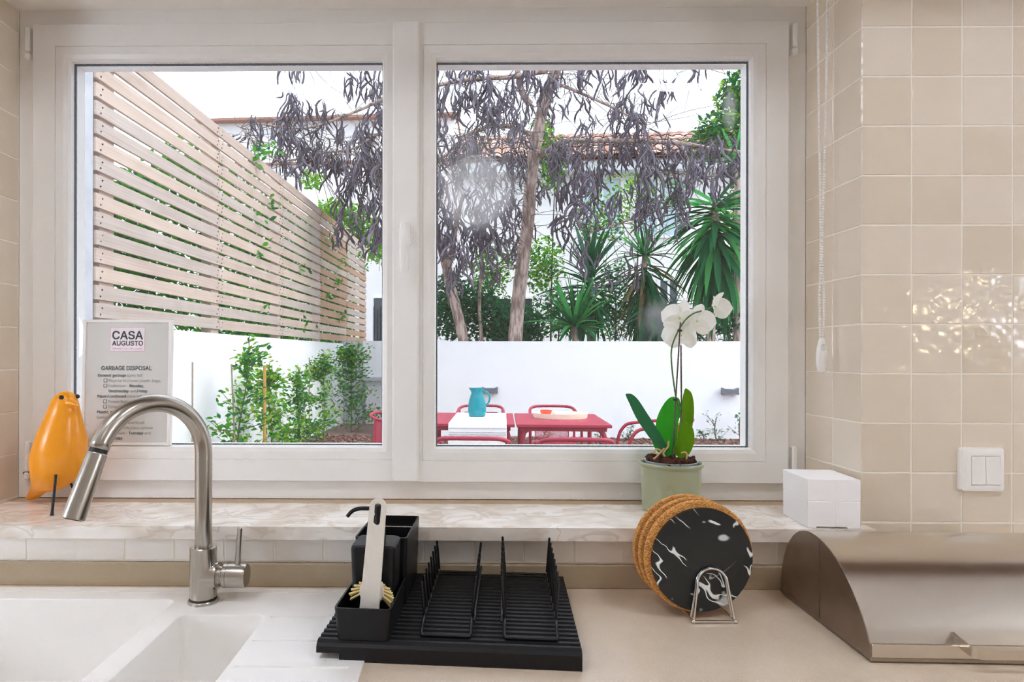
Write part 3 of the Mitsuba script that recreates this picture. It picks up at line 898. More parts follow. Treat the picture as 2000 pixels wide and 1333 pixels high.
for row in range(3):
    for k in range(13):
        a = -.35 + (PI + .7) * k / 12 + .07 * row
        d = np.array([math.cos(a + PI / 2 - PI / 2) * 0, 0, 0])
        ox, oy = .010 * math.sin(a) + .052, .012 * math.cos(a)
        ex, ey = ox + .022 * (math.sin(a) * .55) - .009 - .003 * row, (.034 + .002 * brng.random()) * math.cos(a)
        part(t, 'bristle', tube([(ox, oy, -.0065 - .0022 * row), (ex, ey, -.0075 - .003 * row)], .0019, 7), 'bristle', smooth=True, m=bm)

# ------------------------------------------------------------------ trivets in their stand
TY, TXc, TZc, TR = 1.128, .4170, 1.0075, .0985
tm = mat4((TXc, TY, TZc), math.radians(5))                 # local y away from the room
tl = ('front cork trivet faced with white-veined black marble, held in the wire stand', 'middle cork trivet of the three in the wire stand', 'rearmost cork trivet of the three in the wire stand, beside the green pot')
disc = lathe([(0, 0), (TR - .002, 0), (TR, .002), (TR, .0075), (TR - .002, .0095), (0, .0095)], 96)
disc.apply_transform(mat4((0, 0, 0), 0, -PI / 2))
face = lathe([(0, 0), (TR - .0095, 0), (TR - .0075, .002), (TR - .0075, .0075), (0, .0075)], 96)
face.apply_transform(mat4((0, 0, 0), 0, PI / 2))
dp, fp = ply(disc, 'cork', smooth=40), ply(face, 'black_marble', smooth=40)
for k in range(3):
    t = thing('trivet', tl[k], 'trivet', 'cork trivets in the stand')
    mk = tm @ mat4((-.001 * k, .0245 * k, 0.0))
    part(t, 'cork_base', dp, m=mk)
    part(t, 'marble_face', fp, m=mk @ mat4((.0025, -.0003, -.0035)), label='polished black marble face')
t = thing('trivet_stand', 'chrome wire stand holding the three cork trivets', 'stand')


def arch(w0, w1, h, y0, y1):
    pts = [(-w0, y0, 0)] + [(-w1, y0 + (y1 - y0) * .6, h - w1)] + [(w1 * math.cos(a), y0 + (y1 - y0) * (.6 + .4 * math.sin(a)), h - w1 + w1 * math.sin(a)) for a in np.linspace(PI, 0, 15)[1:-1]] + [(w1, y0 + (y1 - y0) * .6, h - w1), (w0, y0, 0)]
    return tube(pts, .0021, 10)


sm = mat4((.4335, TY, CT + .0045), math.radians(1))
for y0, y1 in ((-.0245, -.0135), (-.0115, -.0115), (.0680, .0620), (.0800, .0700)):
    part(t, 'arch', arch(.0355, .0265, .0865, y0, y1), 'chrome', smooth=40, m=sm)
for y0, y1 in ((-.0245, .0800),):
    for x in (-.0365, .0365):
        part(t, 'base_bar', rod((x, y0 - .002, 0), (x, y1 + .002, 0), .0022), 'chrome', m=sm)
    for y_ in (y0 - .002, y1 + .002):
        part(t, 'cross_bar', rod((-.0365, y_, -.0006), (.0365, y_, -.0006), .0021), 'chrome', m=sm)
        for x in (-.0365, .0365):
            part(t, 'foot', mv(trimesh.creation.icosphere(2, .0040), x, y_, -.0004), 'chrome', smooth=True, m=sm)

# ------------------------------------------------------------------ flower pot and orchid
OXc, OY = .4525, 1.3915
t = thing('flower_pot', 'sage green glazed cylinder pot on the sill holding the orchid', 'pot')
part(t, 'pot', mv(lathe([(0, 0), (.056, 0), (.0595, .003), (.0612, .02), (.0622, .093), (.0630, .0955), (.0668, .0985), (.0676, .102), (.0668, .1048), (.0650, .1055), (.0630, .1045), (.0600, .098), (.0590, .06), (0, .06)], 72), OXc, OY, 1.0265), 'pot_green', smooth=40)
part(t, 'inner_pot', mv(lathe([(.047, .07), (.0525, .1075), (.0550, .1085), (.0560, .1080), (.0535, .1070), (.048, .07)], 48), OXc, OY, 1.0265), 'pot_clear', smooth=40, label='clear plastic nursery pot inside')
orng = np.random.default_rng(21)
chunk = trimesh.creation.icosphere(1, 1.0)
chunk.vertices *= (1 + .25 * orng.normal(size=(len(chunk.vertices), 1)))
part(t, 'bark_mix', cat([mv(lathe([(0, .0), (.046, .0), (.0515, .036), (.03, .040), (0, .042)], 32), OXc, OY, 1.0265 + .066)] + [many(chunk, [mat4((OXc + r_ * math.cos(a), OY + r_ * math.sin(a), 1.1335 + .004 * orng.random()), a * 3, a, r_ * 50, orng.uniform(.004, .0085, 3)) for r_, a in zip(.048 * np.sqrt(orng.random(90)), orng.uniform(0, 2 * PI, 90))])]), 'bark', smooth=False, kind='stuff')

t = thing('orchid', 'white moth orchid with broad green leaves growing in the sage green pot', 'orchid')


def leaf_blade(mid, width, up, fold=.25, n=18):
    """A broad leaf along the curve mid; up: the side its face looks to."""
    c = spline(mid, n)
    u = np.linspace(0, 1, len(c))
    w = width * np.sin(PI * np.clip(u * .93 + .07, 0, 1)) ** .62 * (1 - .15 * u)
    tg_ = np.gradient(c, axis=0)
    tg_ /= np.linalg.norm(tg_, axis=1, keepdims=True)
    s = np.cross(tg_, up)
    s /= np.linalg.norm(s, axis=1, keepdims=True)
    nn = np.cross(s, tg_)
    rows = [c + s * (w * a)[:, None] + nn * (w * fold * a * a)[:, None] for a in np.linspace(-1, 1, 9)]
    r_ = np.stack(rows, 1)
    k = 9
    i, j = np.meshgrid(np.arange(len(c) - 1), np.arange(k - 1), indexing='ij')
    q_ = np.stack([i * k + j, i * k + j + 1, (i + 1) * k + j + 1, (i + 1) * k + j], -1).reshape(-1, 4)
    return trimesh.Trimesh(r_.reshape(-1, 3), np.vstack([q_[:, [0, 1, 2]], q_[:, [0, 2, 3]]]), process=False)


LY = OY - .004
for mid, w, up, m_ in (
        ([at(1303, 884, LY - .012), at(1280, 856, LY - .022), at(1252, 815, LY - .030), at(1234, 783, LY - .032), at(1222, 770, LY - .032)], .0175, (.45, -1.0, .35), 'orchid_leaf_dark'),
        ([at(1312, 889, LY + .006), at(1302, 862, LY + .006), at(1303, 825, LY + .004), at(1316, 790, LY + .010), at(1325, 778, LY + .012)], .0245, (-.25, -1, .2), 'orchid_leaf_mid'),
        ([at(1322, 888, LY + .022), at(1334, 850, LY + .026), at(1341, 810, LY + .030), at(1342, 775, LY + .032), at(1339, 759, LY + .032)], .0165, (.1, -1, .1), 'orchid_leaf_olive'),
        ([at(1322, 891, LY - .016), at(1332, 878, LY - .020), at(1338, 855, LY - .022), at(1338, 834, LY - .018), at(1335, 822, LY - .016)], .0205, (.15, -1, .3), 'orchid_leaf_olive'),
        ([at(1305, 888, LY - .002), at(1293, 880, LY + .004), at(1283, 868, LY + .012), at(1276, 858, LY + .018)], .010, (-.2, -1, .3), 'orchid_leaf_mid')):
    part(t, 'leaf', leaf_blade(mid, w, np.array(up)), m_, smooth=True)
for p in ([(1298, 876), (1290, 884), (1282, 893), (1276, 897)], [(1306, 862), (1304, 874), (1296, 884), (1298, 892)], [(1330, 886), (1338, 884), (1342, 890), (1340, 899)], [(1290, 880), (1282, 878), (1276, 886)]):
    part(t, 'root', tube(spline([at(x, y_, LY - .03) for x, y_ in p], 5), .0021, 8), 'root_tan', smooth=True)
part(t, 'stake', tube([at(1314, 893, LY - .022), at(1321, 760, LY - .022), at(1329, 630, LY - .018)], .0016, 8), 'stake_dark')
part(t, 'stake', tube([at(1332, 893, LY + .004), at(1331, 800, LY + .003), at(1330, 675, LY)], .0017, 8), 'stake_dark')
part(t, 'stem', tube(spline([at(x, y_, LY + d) for x, y_, d in ((1326, 880, 0), (1330, 815, -.006), (1320, 775, -.016), (1312, 715, -.018), (1312, 680, -.018), (1322, 652, -.016), (1331, 636, -.014), (1342, 622, -.012), (1356, 612, -.006), (1376, 606, 0), (1392, 600, .004))], 6), .0017, 8), 'flower_stem', smooth=True)
for x, y_ in ((1328, 646), (1319, 781)):
    part(t, 'clip', mv(lathe([(.0012, -.002), (.0048, -.002), (.0048, .002), (.0012, .002)], 12), *at(x, y_, LY - .019)), 'black_trim', label='small black stem clip')


def petal(ln, w, cup, n=10):
    c = np.array([(ln * u, 0, cup * u * u * ln) for u in np.linspace(0, 1, n)])
    ww = w * np.sqrt(np.clip(1 - (np.linspace(-.82, 1, n)) ** 2, 0, 1)) * .98 + .0006
    rows = [c + np.array([0, 1, 0]) * (ww * a)[:, None] + np.array([0, 0, 1]) * (-.22 * ww * a * a)[:, None] for a in np.linspace(-1, 1, 7)]
    r_ = np.stack(rows, 1)
    i, j = np.meshgrid(np.arange(n - 1), np.arange(6), indexing='ij')
    q_ = np.stack([i * 7 + j, i * 7 + j + 1, (i + 1) * 7 + j + 1, (i + 1) * 7 + j], -1).reshape(-1, 4)
    return trimesh.Trimesh(r_.reshape(-1, 3), np.vstack([q_[:, [0, 1, 2]], q_[:, [0, 2, 3]]]), process=False)


def flower(cpt, facing, roll, s, opened=1.0):
    """facing: the way the bloom looks; its petals spread around that axis."""
    fl = fresh(f'{t}__flower')
    lab(fl, label=None)
    z = np.asarray(facing, float) / np.linalg.norm(facing)
    x = np.cross([0, 0, 1.0], z)
    x /= np.linalg.norm(x)
    base = np.eye(4)
    base[:3, :3] = np.stack([x, np.cross(z, x), z], 1)
    base[:3, 3] = cpt
    for a, kind_, k in ((0, 'p', 1), (PI, 'p', 1), (PI / 2, 's', 1), (PI * 1.22, 's', .95), (-PI * .22, 's', .95)):
        msh = petal(.034 * s, .022 * s, .25 + .5 * (1 - opened)) if kind_ == 'p' else petal(.033 * s * k, .0135 * s, .15 + .5 * (1 - opened))
        mm = base @ mat4((0, 0, 0), a + roll) @ mat4((.002 * s, 0, -.001 if kind_ == 's' else .0006), 0, 0, -.9 * (1 - opened))
        part(fl, 'petal' if kind_ == 'p' else 'sepal', msh, 'petal', smooth=True, m=mm)
    part(fl, 'lip', many(trimesh.creation.icosphere(2, 1.0), [mat4((0, 0, .006 * s), 0, 0, 0, (.005 * s, .005 * s, .007 * s)), mat4((0, -.007 * s, .009 * s), 0, 0, 0, (.004 * s, .007 * s, .004 * s))]), 'petal_green', smooth=True, m=base @ mat4((0, 0, 0), roll), label='greenish lip')


FY = LY - .010
flower(at(1327, 622, FY + .018), (-.35, 1, .25), .25, 1.2)
flower(at(1330, 655, FY + .026), (-.1, 1, -.25), .0, 1.15)
flower(at(1362, 628, FY + .012), (.75, .55, -.12), .1, 1.12)
flower(at(1398, 600, FY + .006), (.95, .1, .05), .2, 1.0, .72)
part(t, 'bud', mv(trimesh.creation.icosphere(2, .0052), *at(1420, 596, FY + .008)), 'bud_green', smooth=True, label='yellow-green bud')

# ------------------------------------------------------------------ white box on the sill
t = thing('white_box', 'small white cardboard box at the right end of the sill', 'box')
wm = mat4((.6715, 1.2485, 1.0265), math.radians(-4.2))
BW, BD, BH = .0985, .112, .0955
part(t, 'body', from_man(to_man(bx(0, BW, 0, BD, .0002, BH * .55, .0008)) - to_man(bx(.017, .075, -.01, .02, -.01, .0035)) + to_man(bx(.0006, BW - .0006, .0006, BD - .0006, BH * .5, BH * .6))), 'paper_white', smooth=False, m=wm)
part(t, 'lid', bx(-.0002, BW + .0002, -.0002, BD + .0002, BH * .556, BH, .0009), 'paper_white', smooth=False, m=wm)
part(t, 'tape_band', cat([bx(.052, .0605, -.0009, .004, .0045, BH * .55, .0003), bx(.052, .0605, -.0009, .004, BH * .557, BH - .001, .0003)]), 'paper_white', smooth=False, m=wm)

# ------------------------------------------------------------------ light switch
t = thing('light_switch', 'white double light switch on the tiled wall above the bread box', 'light switch')
sx0, sz1 = float(at(1872, 900, 1.27)[0]), float(at(1915, 875, 1.27)[2])
lm = mat4((sx0, YW - .0005, sz1 - .0865))
part(t, 'plate', from_man(pos(trimesh.convex.convex_hull(np.vstack([np.c_[np.array(rrect(d, .0865 - d, d, .0865 - d, .006, 5).exterior.coords)[:-1], np.full(24, y_)][:, [0, 2, 1]] for d, y_ in ((0, 0), (0, -.006), (.002, -.009), (.009, -.0098))]))) - to_man(bx(.0205, .0765, -.02, -.0062, .0135, .071))), 'plastic_white', smooth=30, m=lm)
for x0 in (.0210, .0490):
    rk = pos(trimesh.convex.convex_hull(np.array([(x, y_, z) for x in (x0, x0 + .027) for y_, z in ((-.003, .014), (-.003, .0705), (-.0108, .0145), (-.0092, .042), (-.0098, .0700))])))
    part(t, 'rocker', from_man(rk), 'plastic_white', smooth=False, m=lm)

# ------------------------------------------------------------------ bread box
t = thing('bread_box', 'brushed steel bread box with a curved lid on the right of the worktop', 'bread box')
bxm = mat4((.6140, .9640, CT), math.radians(-1.2))
BL = .42
side = [(.0, .008), (.0, .018), (.006, .030), (.016, .050), (.030, .070), (.048, .0905), (.070, .1100), (.095, .1265), (.122, .1385), (.150, .1455), (.176, .1475), (.200, .1440), (.222, .1345), (.242, .1190), (.258, .0995), (.270, .0770), (.278, .0520), (.282, .028), (.2825, .008)]
sp2 = np.array(spline([s_ + (0,) for s_ in side[2:]], 4))[:, :2]
outer = [side[0], side[1]] + [tuple(x) for x in sp2]
poly = Polygon(outer)
inner = poly.buffer(-.0012)
shell = pos(mv(prism(poly.difference(inner), BL, 'x')))
part(t, 'lid', from_man(shell), 'steel_box', smooth=25, m=bxm)
for x in (.0008, BL - .0022):
    e = part(t, 'end_panel', mv(prism(poly.buffer(.0006), .0016, 'x'), x - .0012), 'steel_end', smooth=False, m=bxm, label='stained steel end panel')
for k in (0,):
    half = poly.intersection(sbox(.142, 0, .3, .2)).buffer(-.0015)
    part(e if False else t, 'end_flap', mv(prism(half, .0010, 'x'), -.0016), 'steel_end', smooth=False, m=bxm)
part(t, 'base', bx(-.001, BL + .001, -.001, .2835, .0022, .0085, .001), 'steel_end', smooth=False, m=bxm)
part(t, 'front_rail', bx(.001, BL - .001, -.0016, .004, .0085, .0285, .0006), 'steel_box', smooth=False, m=bxm)
for x in (.015, BL - .015):
    for y_ in (.015, .268):
        part(t, 'foot', mv(lathe([(0, 0), (.008, 0), (.008, .0022), (0, .0022)], 16), x, y_, .0001), 'black_trim', m=bxm)
hp = bend([(.128, .012, .036), (.128, -.032, .030), (.290, -.032, .030), (.290, .012, .036)], .012, 6)
part(t, 'handle', tube(hp, .01, flat=(.0012, .0078)), 'steel_box', smooth=30, m=bxm, label='flat steel bow handle')
for x in (.128, .290):
    part(t, 'rivet', mv(trimesh.creation.icosphere(1, .0025), x, .004, .037), 'steel_end', smooth=True, m=bxm)

# ------------------------------------------------------------------ the garden: ground, walls, slat fence
GZ = .15                                                   # level of the ground outside
XF = -2.87                                                 # the fence's line, left of the eye


def gbox(l0, l1, g0, g1, z0, z1, c=0.0):
    m = bx(l0, l1, g0, g1, z0, z1, c)
    m.apply_transform(GM)
    return m


struct('ground', gbox(-40, 40, 1.9, 60, GZ - .3, GZ), 'soil', label='bare reddish garden soil')
struct('terrace', gbox(-6, 6, 1.75, 2.6, GZ - .2, GZ + .02), 'concrete', label='terrace strip under the window')
struct('wall_garden_left', gbox(XF - .2, XF, 4.27, 11.3, GZ - .2, 1.59), 'render_white', label='white rendered garden wall under the slat fence')
struct('wall_garden_side', gbox(XF - .2, XF, 1.9, 4.0, GZ - .2, 2.7), 'render_white', label='white rendered wall beside the terrace')
GB = 9.6
x_c = gl(752, GB)
struct('wall_garden_back', gbox(x_c, 7.5, GB, GB + .2, GZ - .2, 1.592), 'render_white', label='white rendered wall at the back of the garden')
struct('pillar', gbox(gl(667, 11.3), gl(708, 11.3), 11.3, 11.7, GZ, 1.64), 'concrete', label='grey rendered corner pillar of the garden walls')
t = thing('planter_wall', 'white raised block with a ledge in the garden corner', 'ledge')
lc0, lc1 = gl(708, 11.2), gl(775, 11.2)
part(t, 'block', gbox(lc0 + .005, lc1, 11.2, 11.6, .99, 1.64), 'render_white', smooth=False)
part(t, 'ledge', gbox(lc0 - .02, lc1, 11.08, 11.6, .93, .985), 'concrete', smooth=False)
part(t, 'base', gbox(lc0 + .05, lc1, 11.25, 11.6, GZ, .93), 'render_white', smooth=False)
struct('column', gbox(-2.87 - .34, gl(181, 4.26), 4.02, 4.26, GZ, 4.5), 'concrete', label='grey rendered column at the start of the slat fence')

t = thing('slat_fence', 'horizontal wooden slat fence on top of the white garden wall', 'fence')
GJ = [4.27, 6.22, 8.01, 9.80, 11.50, 13.15]
Z0F, PITCH = 1.63, (3.71 - 1.63) / 16
frng = np.random.default_rng(4)
screws = []
SL = {}
for b_ in range(5):
    ln = GJ[b_ + 1] - GJ[b_] - .004
    for k in range(16):
        key = (b_, 3 if (b_ == 3 and frng.random() < .75) or (b_ == 4 and frng.random() < .3) else int(frng.integers(3)))
        if key not in SL:
            SL[key] = ply(bx(-.011, .011, 0, ln, 0, PITCH * .775, .0015), f'larch_{key[1]}', smooth=False)
        m = GM @ mat4((XF + .011 + frng.normal() * .0012, GJ[b_] + .002, Z0F + k * PITCH + frng.normal() * .0015), frng.normal() * .0006)
        part(t, 'slat', SL[key], m=m)
        for g in (GJ[b_] + .05, GJ[b_ + 1] - .05):
            for dz in (.025, .072):
                screws.append(GM @ mat4((XF + .0226, g + (.02 if dz > .05 else 0), Z0F + k * PITCH + dz), s=.007))
for i, g in enumerate(GJ):
    w_ = .17 if i in (0, 1) else .10
    g0 = g + .07 if i == 0 else g - w_ if i == 5 else g - w_ * (.8 if i == 1 else .5)
    part(t, 'post', gbox(XF - .10, XF - .0015, g0, g0 + w_, 1.5905, 3.69), 'larch_0', smooth=False)
part(t, 'screws', many(trimesh.creation.icosphere(0, 1), screws), 'screw_dark', smooth=False, kind='stuff')

# mulch and little plants on the ground
crng = np.random.default_rng(31)
chip = bx(-.5, .5, -.32, .32, -.12, .12)
ms = [[], []]
for _ in range(9000):
    l, g = crng.uniform(-2.7, 5.2), crng.uniform(7.2, GB - .06)
    ms[crng.integers(2)].append(GM @ mat4((l, g, GZ + .006 + .012 * crng.random()), crng.uniform(0, PI), crng.normal() * .35, crng.normal() * .35, crng.uniform(.018, .05)))
t = thing('bark_mulch', 'reddish brown bark mulch lying in front of the back garden wall', 'mulch', kind='stuff')
for k in (0, 1):
    part(t, 'chips', many(chip, ms[k]), f'chips_{k}', smooth=False, kind='stuff')


# ------------------------------------------------------------------ plants
def leaf_t(ln=1.0, w=.42, droop=.18, n=4):
    """A pointed leaf along +x, its face towards +z."""
    u = np.linspace(0, 1, n + 1)
    c = np.stack([u * ln, 0 * u, -droop * ln * u * u], 1)
    ww = w * .5 * ln * np.sin(PI * np.clip(u * .96 + .04, 0, 1)) ** .8
    v, f = [], []
    for i in range(n + 1):
        v += [c[i] + [0, ww[i], .12 * ww[i]], c[i], c[i] + [0, -ww[i], .12 * ww[i]]]
    for i in range(n):
        for j in (0, 1):
            a = i * 3 + j
            f += [(a, a + 3, a + 4), (a, a + 4, a + 1)]
    return trimesh.Trimesh(v, f, process=False)


LEAF_A, LEAF_B, LEAF_C = leaf_t(1, .55, .15, 3), leaf_t(1, .42, .25, 3), leaf_t(1, .24, .35, 3)


def leaf_mats(rng, pts, dirs, size, spread=.8, up=.4):
    out = []
    for p, d in zip(pts, dirs):
        x = np.asarray(d) + rng.normal(size=3) * spread * .6 + np.array([0, 0, up * .3])
        out.append(frame_m(p, x, rng.normal(size=3) * .6 + np.array([0, 0, 1.0]), size * rng.uniform(.65, 1.2)))
    return out


def shrub(name, label, base, height, radius, leaves, seed, mats=('leaf_shrub_0', 'leaf_shrub_1', 'leaf_shrub_2'), weights=(.5, .25, .25), size=.055, stems=9, narrow=.9, group=None, leaf=None, top=None, catg='shrub'):
    rng = np.random.default_rng(seed)
    t_ = thing(name, label, catg, group)
    base = np.asarray(base, float)
    wood, P_, D_ = [], [], []
    tip0 = base + np.array([0, 0, height]) if top is None else np.asarray(top, float)
    main = spline([base, base + (tip0 - base) * .35 + rng.normal(size=3) * .02, base + (tip0 - base) * .7 + rng.normal(size=3) * .02, tip0], 6)
    wood.append(tube(main, np.linspace(.011, .003, len(main)), 6))
    for k in range(stems):
        u = rng.uniform(.02, .9)
        s0 = main[int(u * (len(main) - 1))]
        a = rng.uniform(0, 2 * PI)
        reach = radius * (1.0 - .75 * u ** 1.5) * rng.uniform(.6, 1.1)
        e_ = s0 + np.array([math.cos(a) * reach, math.sin(a) * reach, reach * narrow * rng.uniform(.0, 1.1)])
        c_ = spline([s0, (s0 + e_) / 2 + np.array([0, 0, -.03 * reach]), e_], 4)
        wood.append(tube(c_, np.linspace(.005, .0018, len(c_)), 5))
        n_ = max(6, int(leaves / stems))
        q_ = rng.uniform(.12, 1, n_)
        i_ = (q_ * (len(c_) - 1)).astype(int)
        P_ += list(c_[i_] + rng.normal(size=(n_, 3)) * radius * .13)
        dd = np.array([math.cos(a), math.sin(a), .3])
        D_ += [dd] * n_
    for q_ in np.linspace(.3, 1, int(leaves * .12)):
        p = main[int(q_ * (len(main) - 1))]
        a = rng.uniform(0, 2 * PI)
        P_.append(p)
        D_.append(np.array([math.cos(a), math.sin(a), .5]))
    part(t_, 'stem', cat(wood), 'twig', smooth=False)
    pick = rng.choice(len(mats), len(P_), p=np.array(weights) / sum(weights))
    P_, D_ = np.array(P_), np.array(D_)
    ok = (P_ @ GR > XF + .05) & (P_ @ GF < (GB - .05 if base @ GF < GB else 99) + 99 * (P_ @ GR < -1))
    P_, D_, pick = P_[ok], D_[ok], pick[ok]
    for k, m_ in enumerate(mats):
        if (pick == k).any():
            part(t_, 'foliage', many(leaf or LEAF_A, leaf_mats(rng, P_[pick == k], D_[pick == k], size)), m_, smooth=False, kind='stuff')
    return t_


LS = -2.46
SB = lambda px, g: G(LS if g < 10.5 else gl(px, g), g, GZ)
shrub('hedge_shrub', 'tall thin shrub with an arching leader, nearest shrub along the garden wall', G(gl(465, 5.9), 5.9, GZ), 1.40, .36, 760, 101, size=.062, stems=22, group='young hedge shrubs along the white wall', top=gat(487, 655, 5.85), weights=(.5, .2, .3))
shrub('hedge_shrub', 'bright green shrub tied to a thick yellow stake', G(gl(527, 6.7), 6.7, GZ), 1.14, .40, 1000, 102, size=.062, stems=24, group='young hedge shrubs along the white wall', weights=(.4, .45, .15))
shrub('hedge_shrub', 'low rounded shrub in the middle of the hedge row', G(gl(583, 7.7), 7.7, GZ), 1.06, .42, 1150, 103, size=.058, stems=26, group='young hedge shrubs along the white wall', weights=(.45, .25, .3))
shrub('hedge_shrub', 'slender upright shrub, second from the grey pillar', G(gl(632, 8.7), 8.7, GZ), 1.28, .38, 1150, 104, size=.055, stems=24, group='young hedge shrubs along the white wall', weights=(.4, .3, .3))
shrub('hedge_shrub', 'dense dark conical shrub in front of the grey pillar', G(gl(686, 10.0), 10.0, GZ), 1.42, .50, 2300, 105, size=.055, stems=46, group='young hedge shrubs along the white wall', weights=(.45, .15, .4))
for px, y0, y1, g, r_, m_, lb in ((376, 708, 800, 5.1, .007, 'bamboo', 'thin grey garden stake left of the hedge shrubs'), (452, 712, 868, 5.75, .008, 'bamboo', 'grey stake leaning beside the nearest hedge shrub'),
                              (517, 714, 868, 6.55, .017, 'bamboo_yellow', 'thick yellow bamboo stake in the bright green shrub'), (604, 699, 800, 8.1, .007, 'bamboo', 'thin grey stake between the middle hedge shrubs')):
    p0, p1 = gat(px, 700, g), gat(px, y0, g)
    p0[2] = GZ - .02
    if px == 452:
        p0 = gat(463, 700, g)
        p0[2] = GZ - .02
    solo('garden_stake', lb, 'stake', rod(p0, p1, r_, 8), m_)
for px, g, h, n_, lb in ((1400, 9.35, .36, 90, 'small wispy plant at the wall foot under the right wall lamp'), (1447, 9.3, .40, 80, 'small wispy plant at the wall foot beside the right edge of the pane'), (1375, 9.3, .16, 60, 'low plant at the foot of the back wall behind the orchid leaves'),
                         (1232, 9.35, .22, 60, 'low plant at the foot of the back wall beside the end chair'), (1170, 9.35, .3, 60, 'low plant at the wall foot behind the table corner'), (1060, 9.35, .28, 70, 'low plant at the wall foot behind the tray'), (372, 5.6, .32, 60, 'low plant below the thin grey stake')):
    shrub('small_plant', lb, G(gl(px, g), g, GZ), h, h * .55, n_, int(px), ('leaf_dark', 'leaf_shrub_2'), (.6, .4), .045, 9, 1.3, leaf=LEAF_B, catg='plant')

# ------------------------------------------------------------------ garden furniture
TT = .89                                                   # the tables' top
tg0, tg1 = 4.44, 5.30
tl0 = gl(1196, 4.44) - .655 * 2 - .012
for k, lb in enumerate(('red metal garden table under the white runner and the teal jug', 'red metal garden table carrying the oval tray')):
    t = thing('garden_table', lb, 'table', 'red garden tables')
    a, b_ = tl0 + k * .667, tl0 + k * .667 + .655
    part(t, 'table_top', gbox(a, b_, tg0, tg1, TT - .022, TT, .003), 'red_metal', smooth=False)
    for g in (tg0 + .03, tg1 - .045):
        part(t, 'apron', gbox(a + .03, b_ - .03, g, g + .015, TT - .05, TT - .0225), 'red_metal', smooth=False)
    for l, sl in ((a + .045, 1), (b_ - .045, -1)):
        for g in (tg0 + .05, tg1 - .05):
            p = bend([G(l + sl * .14, g, TT - .035), G(l, g, TT - .035), G(l - sl * .004, g, GZ + .001)], .09, 8)
            part(t, 'leg', tube(p, .017, 12), 'red_metal', smooth=True)


def lattice(w, h, pitch=.017, t_=.0046):
    """A perforated sheet in xz: two families of slanting bars in a rim."""
    bars = []
    rect = sbox(-w / 2, 0, w / 2, h)
    n = int((w + h) / pitch) + 2
    from shapely import LineString, union_all
    for s in (1, -1):
        for i in range(-n, n + 1):
            ln_ = LineString([(-2 + i * pitch, -2 * s), (2 + i * pitch, 2 * s)]).intersection(rect)
            if not ln_.is_empty and ln_.length > .004:
                (x0, z0), (x1, z1) = ln_.coords[0], ln_.coords[-1]
                bars.append(rod((x0, 0, z0), (x1, 0, z1), t_ / 2, 4))
    bars += [rod(p, q_, .005, 6) for p, q_ in (((-w / 2, 0, 0), (w / 2, 0, 0)), ((-w / 2, 0, h), (w / 2, 0, h)), ((-w / 2, 0, 0), (-w / 2, 0, h)), ((w / 2, 0, 0), (w / 2, 0, h)))]
    return cat(bars)


def chair_rail():
    half = [(.215, .23, 0.001), (.215, .225, .50), (.212, .17, .665), (.208, .05, .70), (.205, -.10, .715), (.196, -.20, .735), (.16, -.245, .752), (.08, -.262, .757)]
    p = half + [(-x, y_, z) for x, y_, z in half[::-1]]
    return tube(spline(p, 6), .0125, 10)


back_lat, seat_lat = lattice(.30, .30), lattice(.40, .38)
back_lat.apply_transform(mat4((0, -.235, .40), 0, math.radians(-3)))
seat_lat.apply_transform(mat4((0, -.19, .425), 0, -PI / 2) @ mat4())
seat_lat.apply_translation([0, 0, 0])
CH = {'rail': ply(chair_rail(), 'red_metal', smooth=True), 'back_panel': ply(back_lat, 'red_metal', smooth=False), 'seat': ply(seat_lat, 'red_metal', smooth=False),
      'seat_frame': ply(tube(bend([(-.205, 0, .42), (-.205, -.2, .42), (.205, -.2, .42), (.205, .19, .42), (-.205, .19, .42), (-.205, .0, .42)], .03), .010, 8), 'red_metal', smooth=True)}
CH['leg'] = [ply(tube([(s_ * .198, -.205, .735), (s_ * .2, -.215, .42), (s_ * .205, -.25, .001)], .0115, 10), 'red_metal', smooth=True) for s_ in (1, -1)]
CH['back_bar'] = ply(cat([rod((-.2, -.225, .40), (.2, -.225, .40), .008, 8)]), 'red_metal', smooth=True)
for px, g, ang_, lb in ((925, 3.78, 0, 'red tube garden chair in front of the runner, back to the window'), (1119, 3.78, 0, 'red tube garden chair in front of the oval tray, back to the window'),
                        (938, 5.62, PI, 'red tube garden chair behind the table, its round back beyond the teal jug'), (1082, 5.62, PI, 'red tube garden chair behind the table, its back beyond the orange bowl'),
                        (1275, 4.86, PI / 2, 'red tube garden chair at the right end of the tables'), (793, 4.98, -PI / 2, 'red tube garden chair at the left end of the tables, beside the hedge')):
    t = thing('garden_chair', lb, 'chair', 'red garden chairs')
    m = GM @ mat4((gl(px, g), g, GZ), ang_)
    for k in ('rail', 'back_panel', 'seat', 'seat_frame', 'back_bar'):
        part(t, k, CH[k], m=m)
    for q_ in CH['leg']:
        part(t, 'leg', q_, m=m)

# the runner: lies on the left table and hangs over both edges
ra, rb = gl(876, 4.43), gl(990, 4.43)
rows = [(tg0 - .012, TT - .20), (tg0 - .014, TT - .14), (tg0 - .012, TT - .07), (tg0 - .009, TT - .012), (tg0 - .003, TT + .002), (tg0 + .02, TT + .0035), (tg0 + .4, TT + .0035), (tg1 - .02, TT + .0035), (tg1 + .003, TT + .002), (tg1 + .010, TT - .02), (tg1 + .012, TT - .16)]
us = np.linspace(0, 1, 25)
V, Fc = [], []
for i, (g, z) in enumerate(rows):
    for j, u in enumerate(us):
        sag = max(0, TT - z)
        V.append(G(ra + (rb - ra) * (u + (u - .5) * .06 * sag), g - .02 * sag * math.sin(u * 19) * (1 if g < 5 else -1), z))
for i in range(len(rows) - 1):
    for j in range(24):
        a = i * 25 + j
        Fc += [(a, a + 1, a + 26), (a, a + 26, a + 25)]
